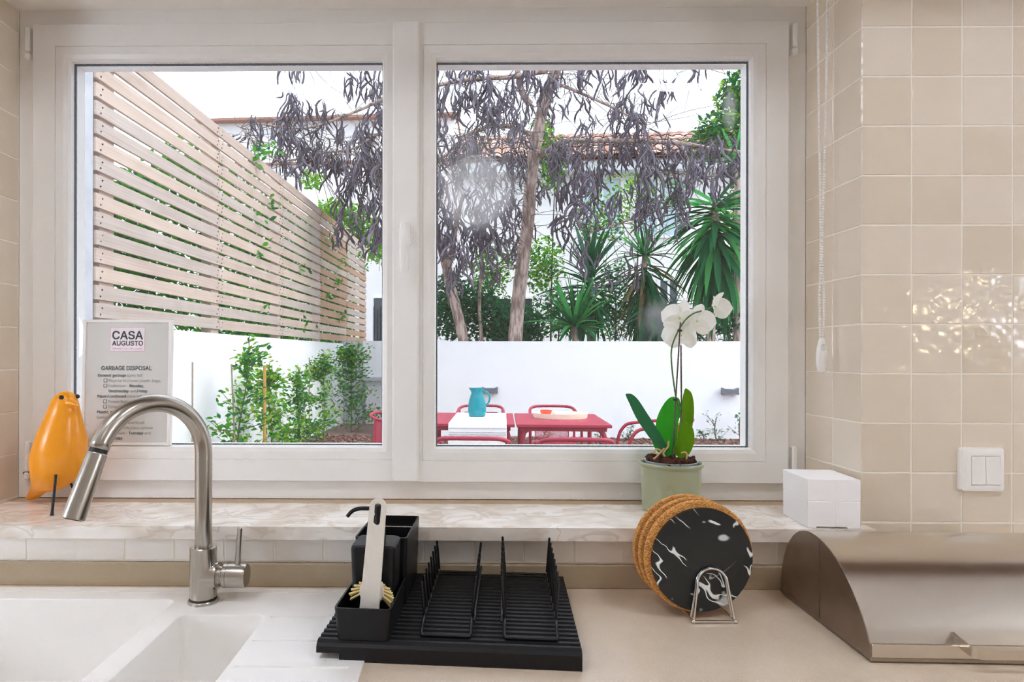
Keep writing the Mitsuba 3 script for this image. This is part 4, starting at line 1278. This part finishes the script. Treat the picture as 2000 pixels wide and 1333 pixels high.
cl = solo('table_runner', 'white cloth runner hanging over the front of the red table', 'table runner', trimesh.Trimesh(V, Fc, process=False), 'cloth_white', smooth=True)
band = [G(ra + (rb - ra) * u, tg0 - .0165, TT - .03 - .03 * r_ + .006 * math.sin(u * 60 + r_ * 2)) for r_ in range(4) for u in ()]
fr = []
for r_ in range(3):
    for u in np.linspace(.02, .98, 46):
        fr.append(GM @ mat4((ra + (rb - ra) * u, tg0 - .0165, TT - .028 - .022 * r_ - .006 * (r_ % 2)), 0, 0, .6 * (-1) ** int(u * 46), (.006, .0022, .0035)))
part(cl, 'pattern_thread', many(trimesh.creation.icosphere(0, 1), fr), 'cloth_grey', smooth=False, kind='stuff', label='grey woven pattern')
part(cl, 'fringe', many(bx(-.001, .001, -.0006, .0006, -.035, 0), [GM @ mat4((ra + (rb - ra) * u - .004, tg0 - .012, TT - .2)) for u in np.linspace(0, 1, 60)]), 'cloth_white', smooth=False, kind='stuff')

t = thing('glass_jug', 'teal glass jug with a handle standing on the white runner', 'jug')
jp = G(gl(932, 4.95), 4.95, TT + .0042)
jug = [(0, .0), (.058, .0), (.066, .006), (.071, .04), (.070, .085), (.062, .13), (.050, .165), (.045, .185), (.047, .203), (.0535, .222), (.0515, .2225), (.044, .203), (.042, .185), (.047, .163), (.059, .128), (.067, .085), (.068, .04), (.062, .012), (0, .010)]
jm = lathe(jug, 48)
sp_ = np.exp(-((np.arctan2(jm.vertices[:, 1], jm.vertices[:, 0]) - 2.8) / .35) ** 2) * np.clip((jm.vertices[:, 2] - .19) / .03, 0, 1)
jm.vertices[:, :2] *= (1 + .35 * sp_)[:, None]
part(t, 'body', jm, 'teal_glass', smooth=True, m=GM @ mat4(np.linalg.inv(GM[:3, :3]) @ jp))
hj = spline([(.047, 0, .195), (.075, 0, .190), (.097, 0, .160), (.092, 0, .115), (.068, 0, .085)], 6)
part(t, 'handle', tube(hj, np.linspace(.0085, .007, len(hj)), 10), 'teal_glass', smooth=True, m=GM @ mat4(np.linalg.inv(GM[:3, :3]) @ jp))

t = thing('serving_tray', 'cream oval serving tray on the right red table', 'tray')
tp = G(gl(1094, 4.93), 4.93, TT + .0005)
tmx = GM @ mat4(np.linalg.inv(GM[:3, :3]) @ tp)
ov = lathe([(0, 0), (.98, 0), (1.0, .006), (1.03, .040), (1.0, .040), (.965, .010), (0, .008)], 64)
ov.vertices *= [.205, .155, 1]
part(t, 'tray', ov, 'cream', smooth=40, m=tmx)
bw = [(0, 0), (.022, 0), (.036, .012), (.044, .034), (.045, .048), (.042, .048), (.040, .034), (.032, .015), (0, .006)]
solo('fruit_bowl', 'orange-red bowl on the left of the oval tray', 'bowl', lathe(bw, 40), 'bowl_orange', smooth=40, m=tmx @ mat4((-.105, .03, .0086)))
solo('white_dish', 'small white dish in the middle of the oval tray', 'dish', lathe([(0, 0), (.03, 0), (.05, .022), (.052, .03), (.049, .03), (.028, .004), (0, .004)], 40), 'plastic_white', smooth=40, m=tmx @ mat4((-.005, .05, .0086)))
solo('cream_plate', 'cream plate on the right of the oval tray', 'plate', lathe([(0, 0), (.045, 0), (.075, .012), (.0755, .015), (.044, .004), (0, .004)], 40), 'cream', smooth=40, m=tmx @ mat4((.095, .0, .0086)))
solo('folded_napkin', 'white folded napkin on the cream plate', 'napkin', bx(-.035, .035, -.025, .025, 0, .012, .003), 'cloth_white', smooth=False, m=tmx @ mat4((.09, 0, .0216), .4))
solo('serving_spoon', 'dark spoon lying on the front of the oval tray', 'spoon', cat([tube([(-.055, 0, .003), (.03, 0, .004)], .0028, 6), many(trimesh.creation.icosphere(2, 1), [mat4((.045, 0, .004), 0, 0, 0, (.02, .012, .0035))])]), 'screw_dark', smooth=True, m=tmx @ mat4((.03, -.085, .0086), .08))

for px, py, lb in ((957, 762, 'grey wall lamp on the white back wall beside the teal jug'), (1423, 764, 'grey wall lamp on the white back wall right of the orchid')):
    t = thing('wall_lamp', lb, 'wall lamp', 'grey lamps on the garden wall')
    lp = gat(px, py, GB)
    m = GM @ mat4(np.linalg.inv(GM[:3, :3]) @ lp)
    xs = np.linspace(-.115, .115, 17)
    top_ = [(x, .050 - .030 * (1 - (x / .115) ** 2)) for x in xs]
    bot_ = [(x, -.055 + .022 * (1 - (x / .115) ** 2)) for x in xs[::-1]]
    part(t, 'shade', mv(prism(Polygon(top_ + bot_), .085, 'y'), 0, -.10, 0), 'lamp_grey', smooth=False, m=m)
    part(t, 'wall_plate', bx(-.05, .05, -.0155, 0, -.03, .03, .003), 'lamp_grey', smooth=False, m=m)

# ------------------------------------------------------------------ houses beyond the garden


def gpt(px, py, g):
    p = gat(px, py, g)
    return float(p @ GR), float(p[2])


def house_window(parent, px0, px1, py0, py1, g, panes=2, glass='pale_glass', grille=False):
    l0, z1 = gpt(px0, py0, g)
    l1, z0 = gpt(px1, py1, g)
    w_ = part(parent, 'window', gbox_frame(l0, l1, z0, z1, g), 'plastic_white', smooth=False)
    step = (l1 - l0 - .1) / panes
    for i in range(panes):
        part(w_, 'pane', gbox(l0 + .05 + step * i + .02, l0 + .05 + step * (i + 1) - .02, g - .025, g - .012, z0 + .06, z1 - .06), glass, smooth=False)
    if grille:
        for i in range(7):
            part(w_, 'grille_bar', gbox(l0 + .08 + (l1 - l0 - .16) * i / 6 - .012, l0 + .08 + (l1 - l0 - .16) * i / 6 + .012, g - .12, g - .10, z0, z1 - .35 - .1 * (i % 2)), 'black_trim', smooth=False)


def gbox_frame(l0, l1, z0, z1, g):
    m = rect_frame([(l0, l1, z0, z1, g + .0), (l0, l1, z0, z1, g - .06), (l0 + .06, l1 - .06, z0 + .06, z1 - .06, g - .06), (l0 + .06, l1 - .06, z0 + .06, z1 - .06, g)])
    mid = bx((l0 + l1) / 2 - .03, (l0 + l1) / 2 + .03, g - .05, g, z0 + .05, z1 - .05)
    m = cat([m, mid])
    m.apply_transform(GM)
    return m


HG = 16.5
t = thing('house', 'white house with a red tiled roof and pale windows behind the trees on the right', 'house')
hl0, hl1, ze = gl(905, HG), gl(1720, HG), gpt(1200, 342, HG)[1]
part(t, 'walls', gbox(hl0, hl1, HG, HG + 7, -.2, ze), 'house_white', smooth=False)
part(t, 'eaves', gbox(hl0 - .3, hl1 + .3, HG - .45, HG + 7.2, ze, ze + .26), 'fascia', smooth=False)
zr, gr_ = 1.36 + (697 - 272) / F_PX * 20.3, 20.3
rl = np.hypot(gr_ - (HG - .55), zr - ze - .27)
ra_ = math.atan2(zr - ze - .27, gr_ - (HG - .55))
roof = part(t, 'roof', trimesh.Trimesh([G(hl0 - .35, HG - .5, ze + .25), G(hl1 + .35, HG - .5, ze + .25), G(hl1 + .35, gr_, zr - .03), G(hl0 - .35, gr_, zr - .03), G(hl1 + .35, HG + 7.2, ze + .25), G(hl0 - .35, HG + 7.2, ze + .25)], [(0, 1, 2), (0, 2, 3), (3, 2, 4), (3, 4, 5), (0, 5, 4), (0, 4, 1), (0, 3, 5), (1, 4, 2)], process=False), 'roof_tile', smooth=False)
nc, nr = 33, 9
pw, ph = (hl1 - hl0 + .7) / nc, rl / nr
aa = np.linspace(0, PI, 6)
tl_ = loft([[(pw * .56 * math.cos(a) * k, y_, .02 + .10 * math.sin(a) * k) for a in aa] for y_, k in ((0, 1.0), (ph * 1.08, .86))], cap=False)
tv = [ply(tl_, m_, smooth=True) for m_ in ('roof_tile', 'roof_tile_pale')]
for i in range(nc):
    for j in range(nr):
        m = GM @ mat4((hl0 - .35 + pw * (i + .5), HG - .55, ze + .27)) @ mat4((0, 0, 0), 0, ra_) @ mat4((0, ph * j, .012 * (j % 2)))
        part(roof, 'tile', tv[(i * 7 + j * 3 + i * j) % 5 < 2], m=m)
for q_ in ((1135, 1216, 347, 463), (1236, 1334, 347, 465)):
    house_window(t, *q_, HG)
house_window(t, 1284, 1326, 545, 612, HG, 1, 'dark_glass')
house_window(t, 955, 1044, 580, 680, HG, 2, 'dark_glass')

t = thing('house', 'tall white house with a thin tiled roof edge behind the fence on the left', 'house')
H2 = 22.0
a, z1 = gpt(380, 243, H2)
part(t, 'walls', gbox(a, gl(890, H2), H2, H2 + 8, -.2, z1), 'house_white', smooth=False)
part(t, 'roof_edge', gbox(a - .2, gl(893, H2), H2 - .3, H2 + 8.2, z1, z1 + .08), 'roof_tile', smooth=False)
z2 = gpt(600, 320, H2)[1]
part(t, 'cornice', gbox(a, gl(890, H2), H2 - .12, H2 - .001, z2 - .03, z2 + .03), 'roof_tile', smooth=False)
house_window(t, 727, 772, 580, 676, H2, 1, 'dark_glass', True)

# ------------------------------------------------------------------ trees with hanging pods
prng = np.random.default_rng(77)


def pod_template(k):
    r = np.random.default_rng(900 + k)
    u = np.linspace(0, 1, 11)
    a1, a2, ph_, bow = r.uniform(.05, .13), r.uniform(.02, .06), r.uniform(0, 6), r.uniform(-.4, .4)
    x = a1 * np.sin(u * r.uniform(4, 8) + ph_) - a1 * math.sin(ph_) + bow * u * u
    y = a2 * np.sin(u * 6 + ph_ * 2) - a2 * math.sin(ph_ * 2)
    p = np.stack([x, y, -u], 1)
    w_ = np.array([.010, .014, .040, .052, .055, .056, .055, .054, .050, .034, .008]) * (1 + .12 * np.sin(u * 40))
    rings_ = []
    for i in range(11):
        rings_.append([p[i] + np.array([w_[i] * math.cos(a), .55 * w_[i] * math.sin(a), 0]) for a in np.arange(6) * PI / 3])
    return loft(rings_)


PODS = [pod_template(k) for k in range(8)]
POD_PLY = [[ply(p, f'pod_{c_}', smooth=True) for c_ in range(3)] for p in PODS]


def px_path(pts, n=8):
    return spline([gat(*p) for p in pts], n)


def limb(parent, pts, r0, r1, name='branch', sides=8, m_='trunk_bark'):
    c_ = px_path(pts)
    if name == 'trunk':
        c_ = np.vstack([c_[0] * [1, 1, 0] + [0, 0, GZ - .02], c_])
    rad = np.linspace(r0, r1, len(c_)) * (1 + .06 * np.sin(np.arange(len(c_)) * 1.7))
    part(parent, name, tube(c_, rad, sides), m_, smooth=True)
    return c_


POD_T = thing('pod_tree', 'tree with a slanting brown trunk and masses of dark curly seed pods', 'tree')
trunk_pts = [(1007, 722, 10.45), (1006, 668, 10.45), (1011, 600, 10.45), (1020, 520, 10.4), (1030, 440, 10.4), (1036, 370, 10.35), (1042, 310, 10.3), (1056, 230, 10.2), (1072, 175, 10.1), (1088, 130, 10.0), (1112, 50, 9.9), (1150, -90, 9.8)]
c_ = px_path(trunk_pts, 8)
c_ = np.vstack([c_[0] * [1, 1, 0] + [0, 0, GZ - .02], c_])
rad = np.interp(np.linspace(0, 1, len(c_)), [0, .15, .5, .8, 1], [.125, .112, .098, .085, .05])
tr = tube(c_, rad, 18)
tr.vertices += (meshkit.fbm(np.asarray(tr.vertices) * np.array([22, 22, 5]), 3, 5)[:, None] - .5) * .03 * np.sign(tr.vertices - c_[np.argmin(((tr.vertices[:, None] - c_[None]) ** 2).sum(-1), 1)])
part(POD_T, 'trunk', tr, 'trunk_bark', smooth=True)
BR = [c_[25:]]
for pts, r0, r1 in (
        ([(1045, 303, 10.3), (1075, 292, 10.0), (1102, 277, 9.8), (1160, 275, 9.6), (1240, 276, 9.5), (1330, 280, 9.5), (1400, 291, 9.5), (1480, 300, 9.5)], .055, .018),
        ([(1035, 205, 10.2), (1020, 180, 10.1), (1012, 145, 10.0), (1000, 60, 9.8)], .06, .035),
        ([(1038, 262, 10.2), (985, 246, 10.0), (940, 252, 9.8), (900, 275, 9.7), (860, 310, 9.6), (800, 330, 9.5)], .04, .014),
        ([(1068, 138, 10.1), (1000, 150, 9.9), (930, 154, 9.7), (857, 166, 9.5), (760, 190, 9.3), (690, 220, 9.2), (600, 250, 9.2), (520, 245, 9.2)], .045, .010),
        ([(1080, 160, 10.0), (1130, 180, 9.8), (1200, 212, 9.6), (1262, 245, 9.5)], .030, .010),
        ([(860, 310, 9.6), (760, 260, 9.4), (690, 290, 9.3), (620, 300, 9.3), (540, 312, 9.3), (470, 250, 9.3)], .022, .008),
        ([(800, 330, 9.5), (740, 330, 9.3), (680, 300, 9.2), (620, 330, 9.2)], .022, .008),
        ([(1330, 280, 9.5), (1348, 320, 9.4), (1370, 345, 9.4), (1420, 340, 9.4)], .018, .008),
        ([(1112, 50, 9.9), (1180, 90, 9.7), (1260, 100, 9.5), (1330, 118, 9.5), (1380, 125, 9.5)], .03, .006),
        ([(1012, 60, 9.8), (900, 70, 9.5), (780, 90, 9.3), (660, 105, 9.2), (590, 118, 9.2)], .035, .008),
        ([(1150, 455, 9.9), (1200, 440, 9.8), (1260, 418, 9.7), (1310, 400, 9.7)], .016, .010)):
    BR.append(limb(POD_T, pts, r0, r1))
bp = np.vstack(BR)

clusters = []
for x0, x1, y0, y1, n_ in ((560, 760, 120, 330, 46), (480, 640, 195, 330, 28), (640, 762, 290, 450, 50), (700, 764, 120, 440, 30), (765, 850, 110, 460, 26), (850, 1060, 110, 300, 74), (850, 1035, 285, 500, 100), (1060, 1262, 105, 300, 52),
                           (1040, 1345, 272, 425, 86), (1340, 1465, 255, 340, 20), (1090, 1300, 440, 530, 12), (862, 1000, 490, 560, 7), (1280, 1340, 150, 280, 5)):
    for _ in range(n_):
        clusters.append((prng.uniform(x0, x1), prng.uniform(y0, y1), prng.uniform(8.7, 10.2), int(prng.integers(3, 8))))
clusters += [(1352, 130, 9.0, 4), (1376, 125, 9.0, 1), (735, 470, 8.8, 3), (586, 132, 9.0, 3), (1415, 165, 9.3, 1)]
twigs, pods = [], []
for px, py, g, n_ in clusters:
    if py > 190 and abs(px - np.interp(py, [230, 310, 440, 600], [1056, 1042, 1030, 1011])) < 30:
        g = 10.9 + .1 * n_
    p = gat(px, py, g)
    near = bp[np.argmin(((bp - p) ** 2).sum(1) + 2.0 * np.maximum(0, p[2] - bp[:, 2]) ** 2)]
    mid = (p + near) / 2 + prng.normal(size=3) * .07 + np.array([0, 0, .04])
    tc = spline([near, mid, p], 4)
    twigs.append(tube(tc, np.linspace(.0055, .0022, len(tc)), 4))
    for _ in range(n_):
        d = np.array([0, 0, 1.0]) + prng.normal(size=3) * np.array([.30, .30, .08])
        sc = prng.uniform(.20, .42)
        off = p + prng.normal(size=3) * .045
        z = d / np.linalg.norm(d)
        x = np.cross(z, prng.normal(size=3))
        pods.append((sc / g, int(prng.integers(8)), int(prng.choice(3, p=[.45, .3, .25])), frame_m(off, x, z, sc)))
for _ in range(420):                                       # bare crossing twiglets
    i = int(prng.integers(len(bp)))
    s0 = bp[i]
    e_ = s0 + np.array([prng.normal() * .45, prng.normal() * .25, prng.normal() * .28 - .08])
    tc = spline([s0, (s0 + e_) / 2 + prng.normal(size=3) * .06, e_, e_ + (e_ - s0) * .3 + prng.normal(size=3) * .08], 3)
    twigs.append(tube(tc, np.linspace(.005, .0015, len(tc)), 4))
part(POD_T, 'twigs', cat(twigs), 'twig', smooth=False, kind='stuff')
pods.sort(key=lambda q_: -q_[0])
for _, k, c_i, m in pods[:300]:
    part(POD_T, 'pod', POD_PLY[k][c_i], m=m)
rest = [many(PODS[k], [m for _, k2, _, m in pods[300:] if k2 == k]) for k in range(8)]
part(POD_T, 'pod', cat(rest), 'pod_0', smooth=True, kind='stuff')

t = thing('bare_tree', 'forked grey-brown tree trunk at the left edge of the right pane', 'tree')
c_ = limb(t, [(908, 722, 10.6), (905, 668, 10.6), (893, 610, 10.6), (880, 560, 10.6), (872, 520, 10.6), (862, 480, 10.6), (845, 430, 10.6), (820, 360, 10.5)], .095, .075, 'trunk', 14)
limb(t, [(874, 525, 10.6), (884, 480, 10.5), (890, 440, 10.4), (905, 380, 10.3)], .06, .03)
for pts, lb in (([(942, 720, 11.2), (940, 660, 11.2), (936, 600, 11.2), (939, 540, 11.2), (942, 470, 11.2)], 'thin dark sapling between the two thick trunks'),):
    t = thing('sapling', lb, 'tree')
    limb(t, pts, .040, .022, 'trunk', 8)


# ------------------------------------------------------------------ foliage behind the walls
def crown(name, label, blobs, seed, mats, weights, size, leaf=None, stems=(), catg='bush', group=None):
    """blobs: (px, py, half width px, half height px, g, depth, leaves)."""
    rng = np.random.default_rng(seed)
    t_ = thing(name, label, catg, group)
    P_ = []
    for px, py, hw, hh, g, dp_, n_ in blobs:
        q_ = rng.normal(size=(n_, 3))
        q_ /= np.linalg.norm(q_, axis=1, keepdims=True)
        q_ *= rng.random((n_, 1)) ** .45
        c0_ = gat(px, py, g)
        P_.append(c0_ + q_[:, :1] * (hw / F_PX * g) * GR + q_[:, 1:2] * dp_ * GF + q_[:, 2:] * (hh / F_PX * g) * np.array([0, 0, 1.0]))
    P_ = np.vstack(P_)
    P_ = P_[P_[:, 2] > GZ + .05]
    pick = rng.choice(len(mats), len(P_), p=np.array(weights) / sum(weights))
    D_ = rng.normal(size=P_.shape) * [1, 1, .5]
    wood = []
    for pts in stems:
        c2 = px_path(pts, 5)
        c2 = np.vstack([c2[0] * [1, 1, 0] + [0, 0, GZ - .02], c2])
        wood.append(tube(c2, np.linspace(.022, .008, len(c2)), 6))
    for k in range(0, len(P_), max(1, len(P_) // 60)):
        p = P_[k]
        wood.append(tube([p, p + rng.normal(size=3) * .12 - np.array([0, 0, .25])], [.003, .006], 4))
    part(t_, 'stems', cat(wood), 'twig', smooth=False, kind='stuff')
    for k, m_ in enumerate(mats):
        part(t_, 'foliage', many(leaf or LEAF_A, leaf_mats(rng, P_[pick == k], D_[pick == k], size, 1.0)), m_, smooth=False, kind='stuff')
    return t_


crown('laurel_bush', 'dark glossy laurel foliage around the left trunks above the back wall', [(880, 600, 40, 75, 11.4, .5, 1330), (935, 610, 45, 70, 11.6, .5, 1235), (985, 630, 40, 50, 11.4, .5, 855), (1035, 640, 35, 40, 11.3, .4, 494)], 1, ('leaf_dark', 'leaf_laurel'), (.6, .4), .10,
      stems=([(885, 720, 11.4), (882, 640, 11.4), (870, 560, 11.4)], [(975, 720, 11.5), (980, 650, 11.5), (990, 600, 11.5)]))
crown('light_bush', 'loose light green foliage behind the slanting trunk', [(960, 520, 45, 60, 12.2, .4, 798), (1060, 520, 45, 60, 12.0, .5, 912), (1080, 320, 26, 60, 11.0, .3, 494), (1058, 260, 18, 40, 10.8, .2, 209), (1250, 370, 80, 40, 12.0, .4, 420), (1180, 430, 60, 60, 12.0, .4, 494)], 2, ('leaf_lime', 'leaf_laurel', 'leaf_shrub_0'), (.45, .2, .35), .085,
      stems=([(1075, 720, 12), (1078, 520, 12), (1085, 320, 11.2)], [(965, 720, 12.2), (962, 540, 12.2), (968, 470, 12.2)], [(1240, 720, 12.1), (1245, 520, 12.1), (1250, 340, 12.0)]))
crown('garden_tree', 'leafy evergreen tree at the right edge of the right pane', [(1440, 190, 40, 50, 12, .6, 798), (1410, 265, 50, 50, 12, .6, 798), (1460, 290, 40, 70, 12, .6, 798), (1455, 420, 40, 90, 12, .6, 950), (1380, 280, 40, 30, 12.2, .5, 304)], 3, ('leaf_laurel', 'leaf_lime', 'leaf_dark'), (.45, .3, .25), .13, leaf=LEAF_B,
      stems=([(1470, 720, 12), (1468, 500, 12), (1450, 300, 12), (1440, 170, 12)],), catg='tree')
crown('dark_bush', 'dark blue-green bush above the back wall behind the orchid flowers', [(1420, 610, 60, 60, 11.2, .5, 1520), (1450, 530, 35, 60, 11.4, .5, 798), (1350, 640, 40, 30, 11, .4, 494)], 4, ('leaf_dark', 'leaf_laurel'), (.6, .4), .10, leaf=LEAF_B, stems=([(1425, 720, 11.2), (1425, 640, 11.2), (1440, 520, 11.3)],))
crown('low_bush', 'low dark bush behind the yuccas above the back wall', [(1090, 610, 60, 50, 12.4, .4, 800), (1200, 610, 70, 55, 12.4, .4, 1000), (1290, 630, 50, 45, 12.4, .4, 500), (1190, 540, 50, 35, 12.6, .4, 260)], 6, ('leaf_dark', 'leaf_laurel', 'leaf_shrub_0'), (.5, .3, .2), .10, leaf=LEAF_B, stems=([(1090, 700, 12.4), (1092, 610, 12.4)], [(1200, 700, 12.4), (1203, 600, 12.4), (1195, 540, 12.5)]))
crown('lime_bush', 'yellow-green bush rising over the far end of the slat fence', [(655, 415, 40, 28, 14.2, .4, 570), (700, 440, 40, 45, 14.2, .4, 798), (735, 480, 25, 40, 14.2, .4, 380), (610, 350, 25, 22, 14.6, .3, 171)], 5, ('leaf_lime', 'leaf_shrub_0'), (.65, .35), .11, stems=([(690, 720, 14.2), (692, 560, 14.2), (700, 420, 14.2)],))
hrng = np.random.default_rng(66)
t = thing('ivy_hedge', 'green ivy hedge seen through the gaps of the slat fence', 'hedge')
hp_, hd_ = [], []
for _ in range(15000):
    g = hrng.uniform(4.6, 13.4)
    top_ = min(2.45 + (g - 4.6) * .75 + .25 * math.sin(g * 3), 3.62 + .08 * math.sin(g * 5))
    hp_.append(G(XF - .24 - .45 * hrng.random() ** 1.3, g, 1.55 + (top_ - 1.55) * hrng.random()))
    hd_.append(hrng.normal(size=3))
for px, py, n_ in ((503, 295, 22), (528, 290, 12), (497, 310, 8), (640, 470, 12), (662, 512, 16), (586, 526, 8), (658, 556, 14), (640, 582, 12), (662, 617, 16), (502, 420, 8), (525, 400, 9), (700, 500, 14), (712, 520, 10), (505, 480, 6), (594, 636, 8), (515, 605, 6)):
    d = gat(px, py, 1.0) - EYE
    s_ = (XF + .03) / (d @ GR)
    for _ in range(n_):
        hp_.append(EYE + d * s_ + hrng.normal(size=3) * .05 + GR * abs(hrng.normal() * .03))
        hd_.append(GR + hrng.normal(size=3))
hp_, hd_ = np.array(hp_), np.array(hd_)
pick = hrng.random(len(hp_)) < .35
for k, m_ in ((0, 'leaf_shrub_0'), (1, 'leaf_laurel')):
    part(t, 'foliage', many(LEAF_A, leaf_mats(hrng, hp_[pick == k], hd_[pick == k], .085, 1.0)), m_, smooth=False, kind='stuff')
part(t, 'stems', cat([tube([G(XF - .3, g, GZ), G(XF - .32, g + .1, 1.2), G(XF - .28, g, 2.6)], [.02, .015, .006], 6) for g in np.arange(5, 13.3, .8)]), 'twig', smooth=False, kind='stuff')


# yuccas: every blade a part of its own
def blade(droop, n=6):
    u = np.linspace(0, 1, n + 1)
    ang_ = -droop * u ** 1.5
    dx, dz = np.cos(ang_), np.sin(ang_)
    c2 = np.stack([np.r_[0, np.cumsum((dx[1:] + dx[:-1]) / 2)] / n, 0 * u, np.r_[0, np.cumsum((dz[1:] + dz[:-1]) / 2)] / n], 1)
    w_ = .046 * np.interp(u, [0, .15, .45, .8, 1], [.55, .8, 1, .65, .03])
    v, f = [], []
    for i in range(n + 1):
        v += [c2[i] + [0, w_[i], .35 * w_[i]], c2[i], c2[i] + [0, -w_[i], .35 * w_[i]]]
    for i in range(n):
        for j in (0, 1):
            a = i * 3 + j
            f += [(a, a + 3, a + 4), (a, a + 4, a + 1)]
    return trimesh.Trimesh(v, f, process=False)


BLADES = {(k, m_): ply(blade(d), m_, smooth=True) for k, d in enumerate((.15, .5, 1.0, 1.6)) for m_ in ('yucca_0', 'yucca_1', 'yucca_2', 'yucca_dry')}


def yucca(label, px, py, g, ln, n, elev, mats, seed, spread_px=(0, 0), bends=(0, 1, 2), trunk_r=.06, onto=None):
    """elev: range of the blades' rise in degrees; spread_px: how far down the trunk the blades grow (from, to)."""
    rng = np.random.default_rng(seed)
    t_ = onto or thing('yucca', label, 'yucca', 'yuccas above the back wall')
    c0_ = gat(px, py, g)
    foot = c0_ * [1, 1, 0] + np.array([rng.normal() * .05, 0, GZ])
    tc = spline([foot, foot * .5 + c0_ * .5 + np.array([rng.normal() * .04, 0, 0]), c0_], 6)
    if not onto:
        part(t_, 'trunk', tube(tc, np.linspace(trunk_r * 1.2, trunk_r * .8, len(tc)), 9), 'trunk_bark', smooth=True)
    for k in range(n):
        u = k / max(1, n - 1)
        e_ = math.radians(elev[1] + (elev[0] - elev[1]) * u ** .8 + rng.normal() * 7)
        a = k * 2.39996 + rng.normal() * .2
        d = np.array([math.cos(a) * math.cos(e_), math.sin(a) * math.cos(e_), math.sin(e_)])
        p = c0_ - np.array([0, 0, (spread_px[0] + (spread_px[1] - spread_px[0]) * u) / F_PX * g]) + d * [.03, .03, 0]
        m_ = mats[int(rng.integers(len(mats)))]
        b_i = bends[min(len(bends) - 1, int(u * len(bends)))]
        part(t_, 'blade', BLADES[(b_i, m_)], m=frame_m(p, d, (0, 0, 1.0) if abs(d[2]) < .97 else (1, 0, 0), ln * rng.uniform(.75, 1.1)))
    return t_


yucca('bright green yucca rosette standing lowest, left of the drooping ones', 1121, 638, 10.7, .88, 80, (-14, 86), ('yucca_0', 'yucca_0', 'yucca_1'), 11, bends=(0, 0, 1, 1))
yucca('tall yucca behind the bright rosette, its top blades upright', 1152, 520, 11.2, .92, 120, (-50, 84), ('yucca_2', 'yucca_1', 'yucca_1'), 12, (0, 90), bends=(0, 1, 1, 2))
YS = yucca('yucca with a spiky top and a long skirt of hanging blades', 1260, 500, 10.9, .62, 52, (-10, 85), ('yucca_0', 'yucca_1'), 13, bends=(0, 0, 1))
yucca(None, 1260, 515, 10.9, .85, 130, (-80, -15), ('yucca_1', 'yucca_1', 'yucca_1', 'yucca_dry'), 14, (0, 120), bends=(1, 1), onto=YS)
yucca('biggest yucca at the right, its cone of long blades hanging down', 1398, 395, 10.4, 1.15, 175, (-80, 20), ('yucca_1', 'yucca_1', 'yucca_0'), 15, (0, 130), bends=(1, 1, 1), trunk_r=.07)
yucca('spiky yucca top against the leafy tree at the right edge', 1440, 318, 10.9, .60, 40, (-10, 85), ('yucca_0', 'yucca_1'), 16, bends=(0, 0, 1))
yucca('low grey-green yucca behind the orchid flowers', 1300, 600, 10.8, .95, 80, (-60, 20), ('yucca_2', 'yucca_2', 'yucca_1'), 17, (0, 40), bends=(1, 1))
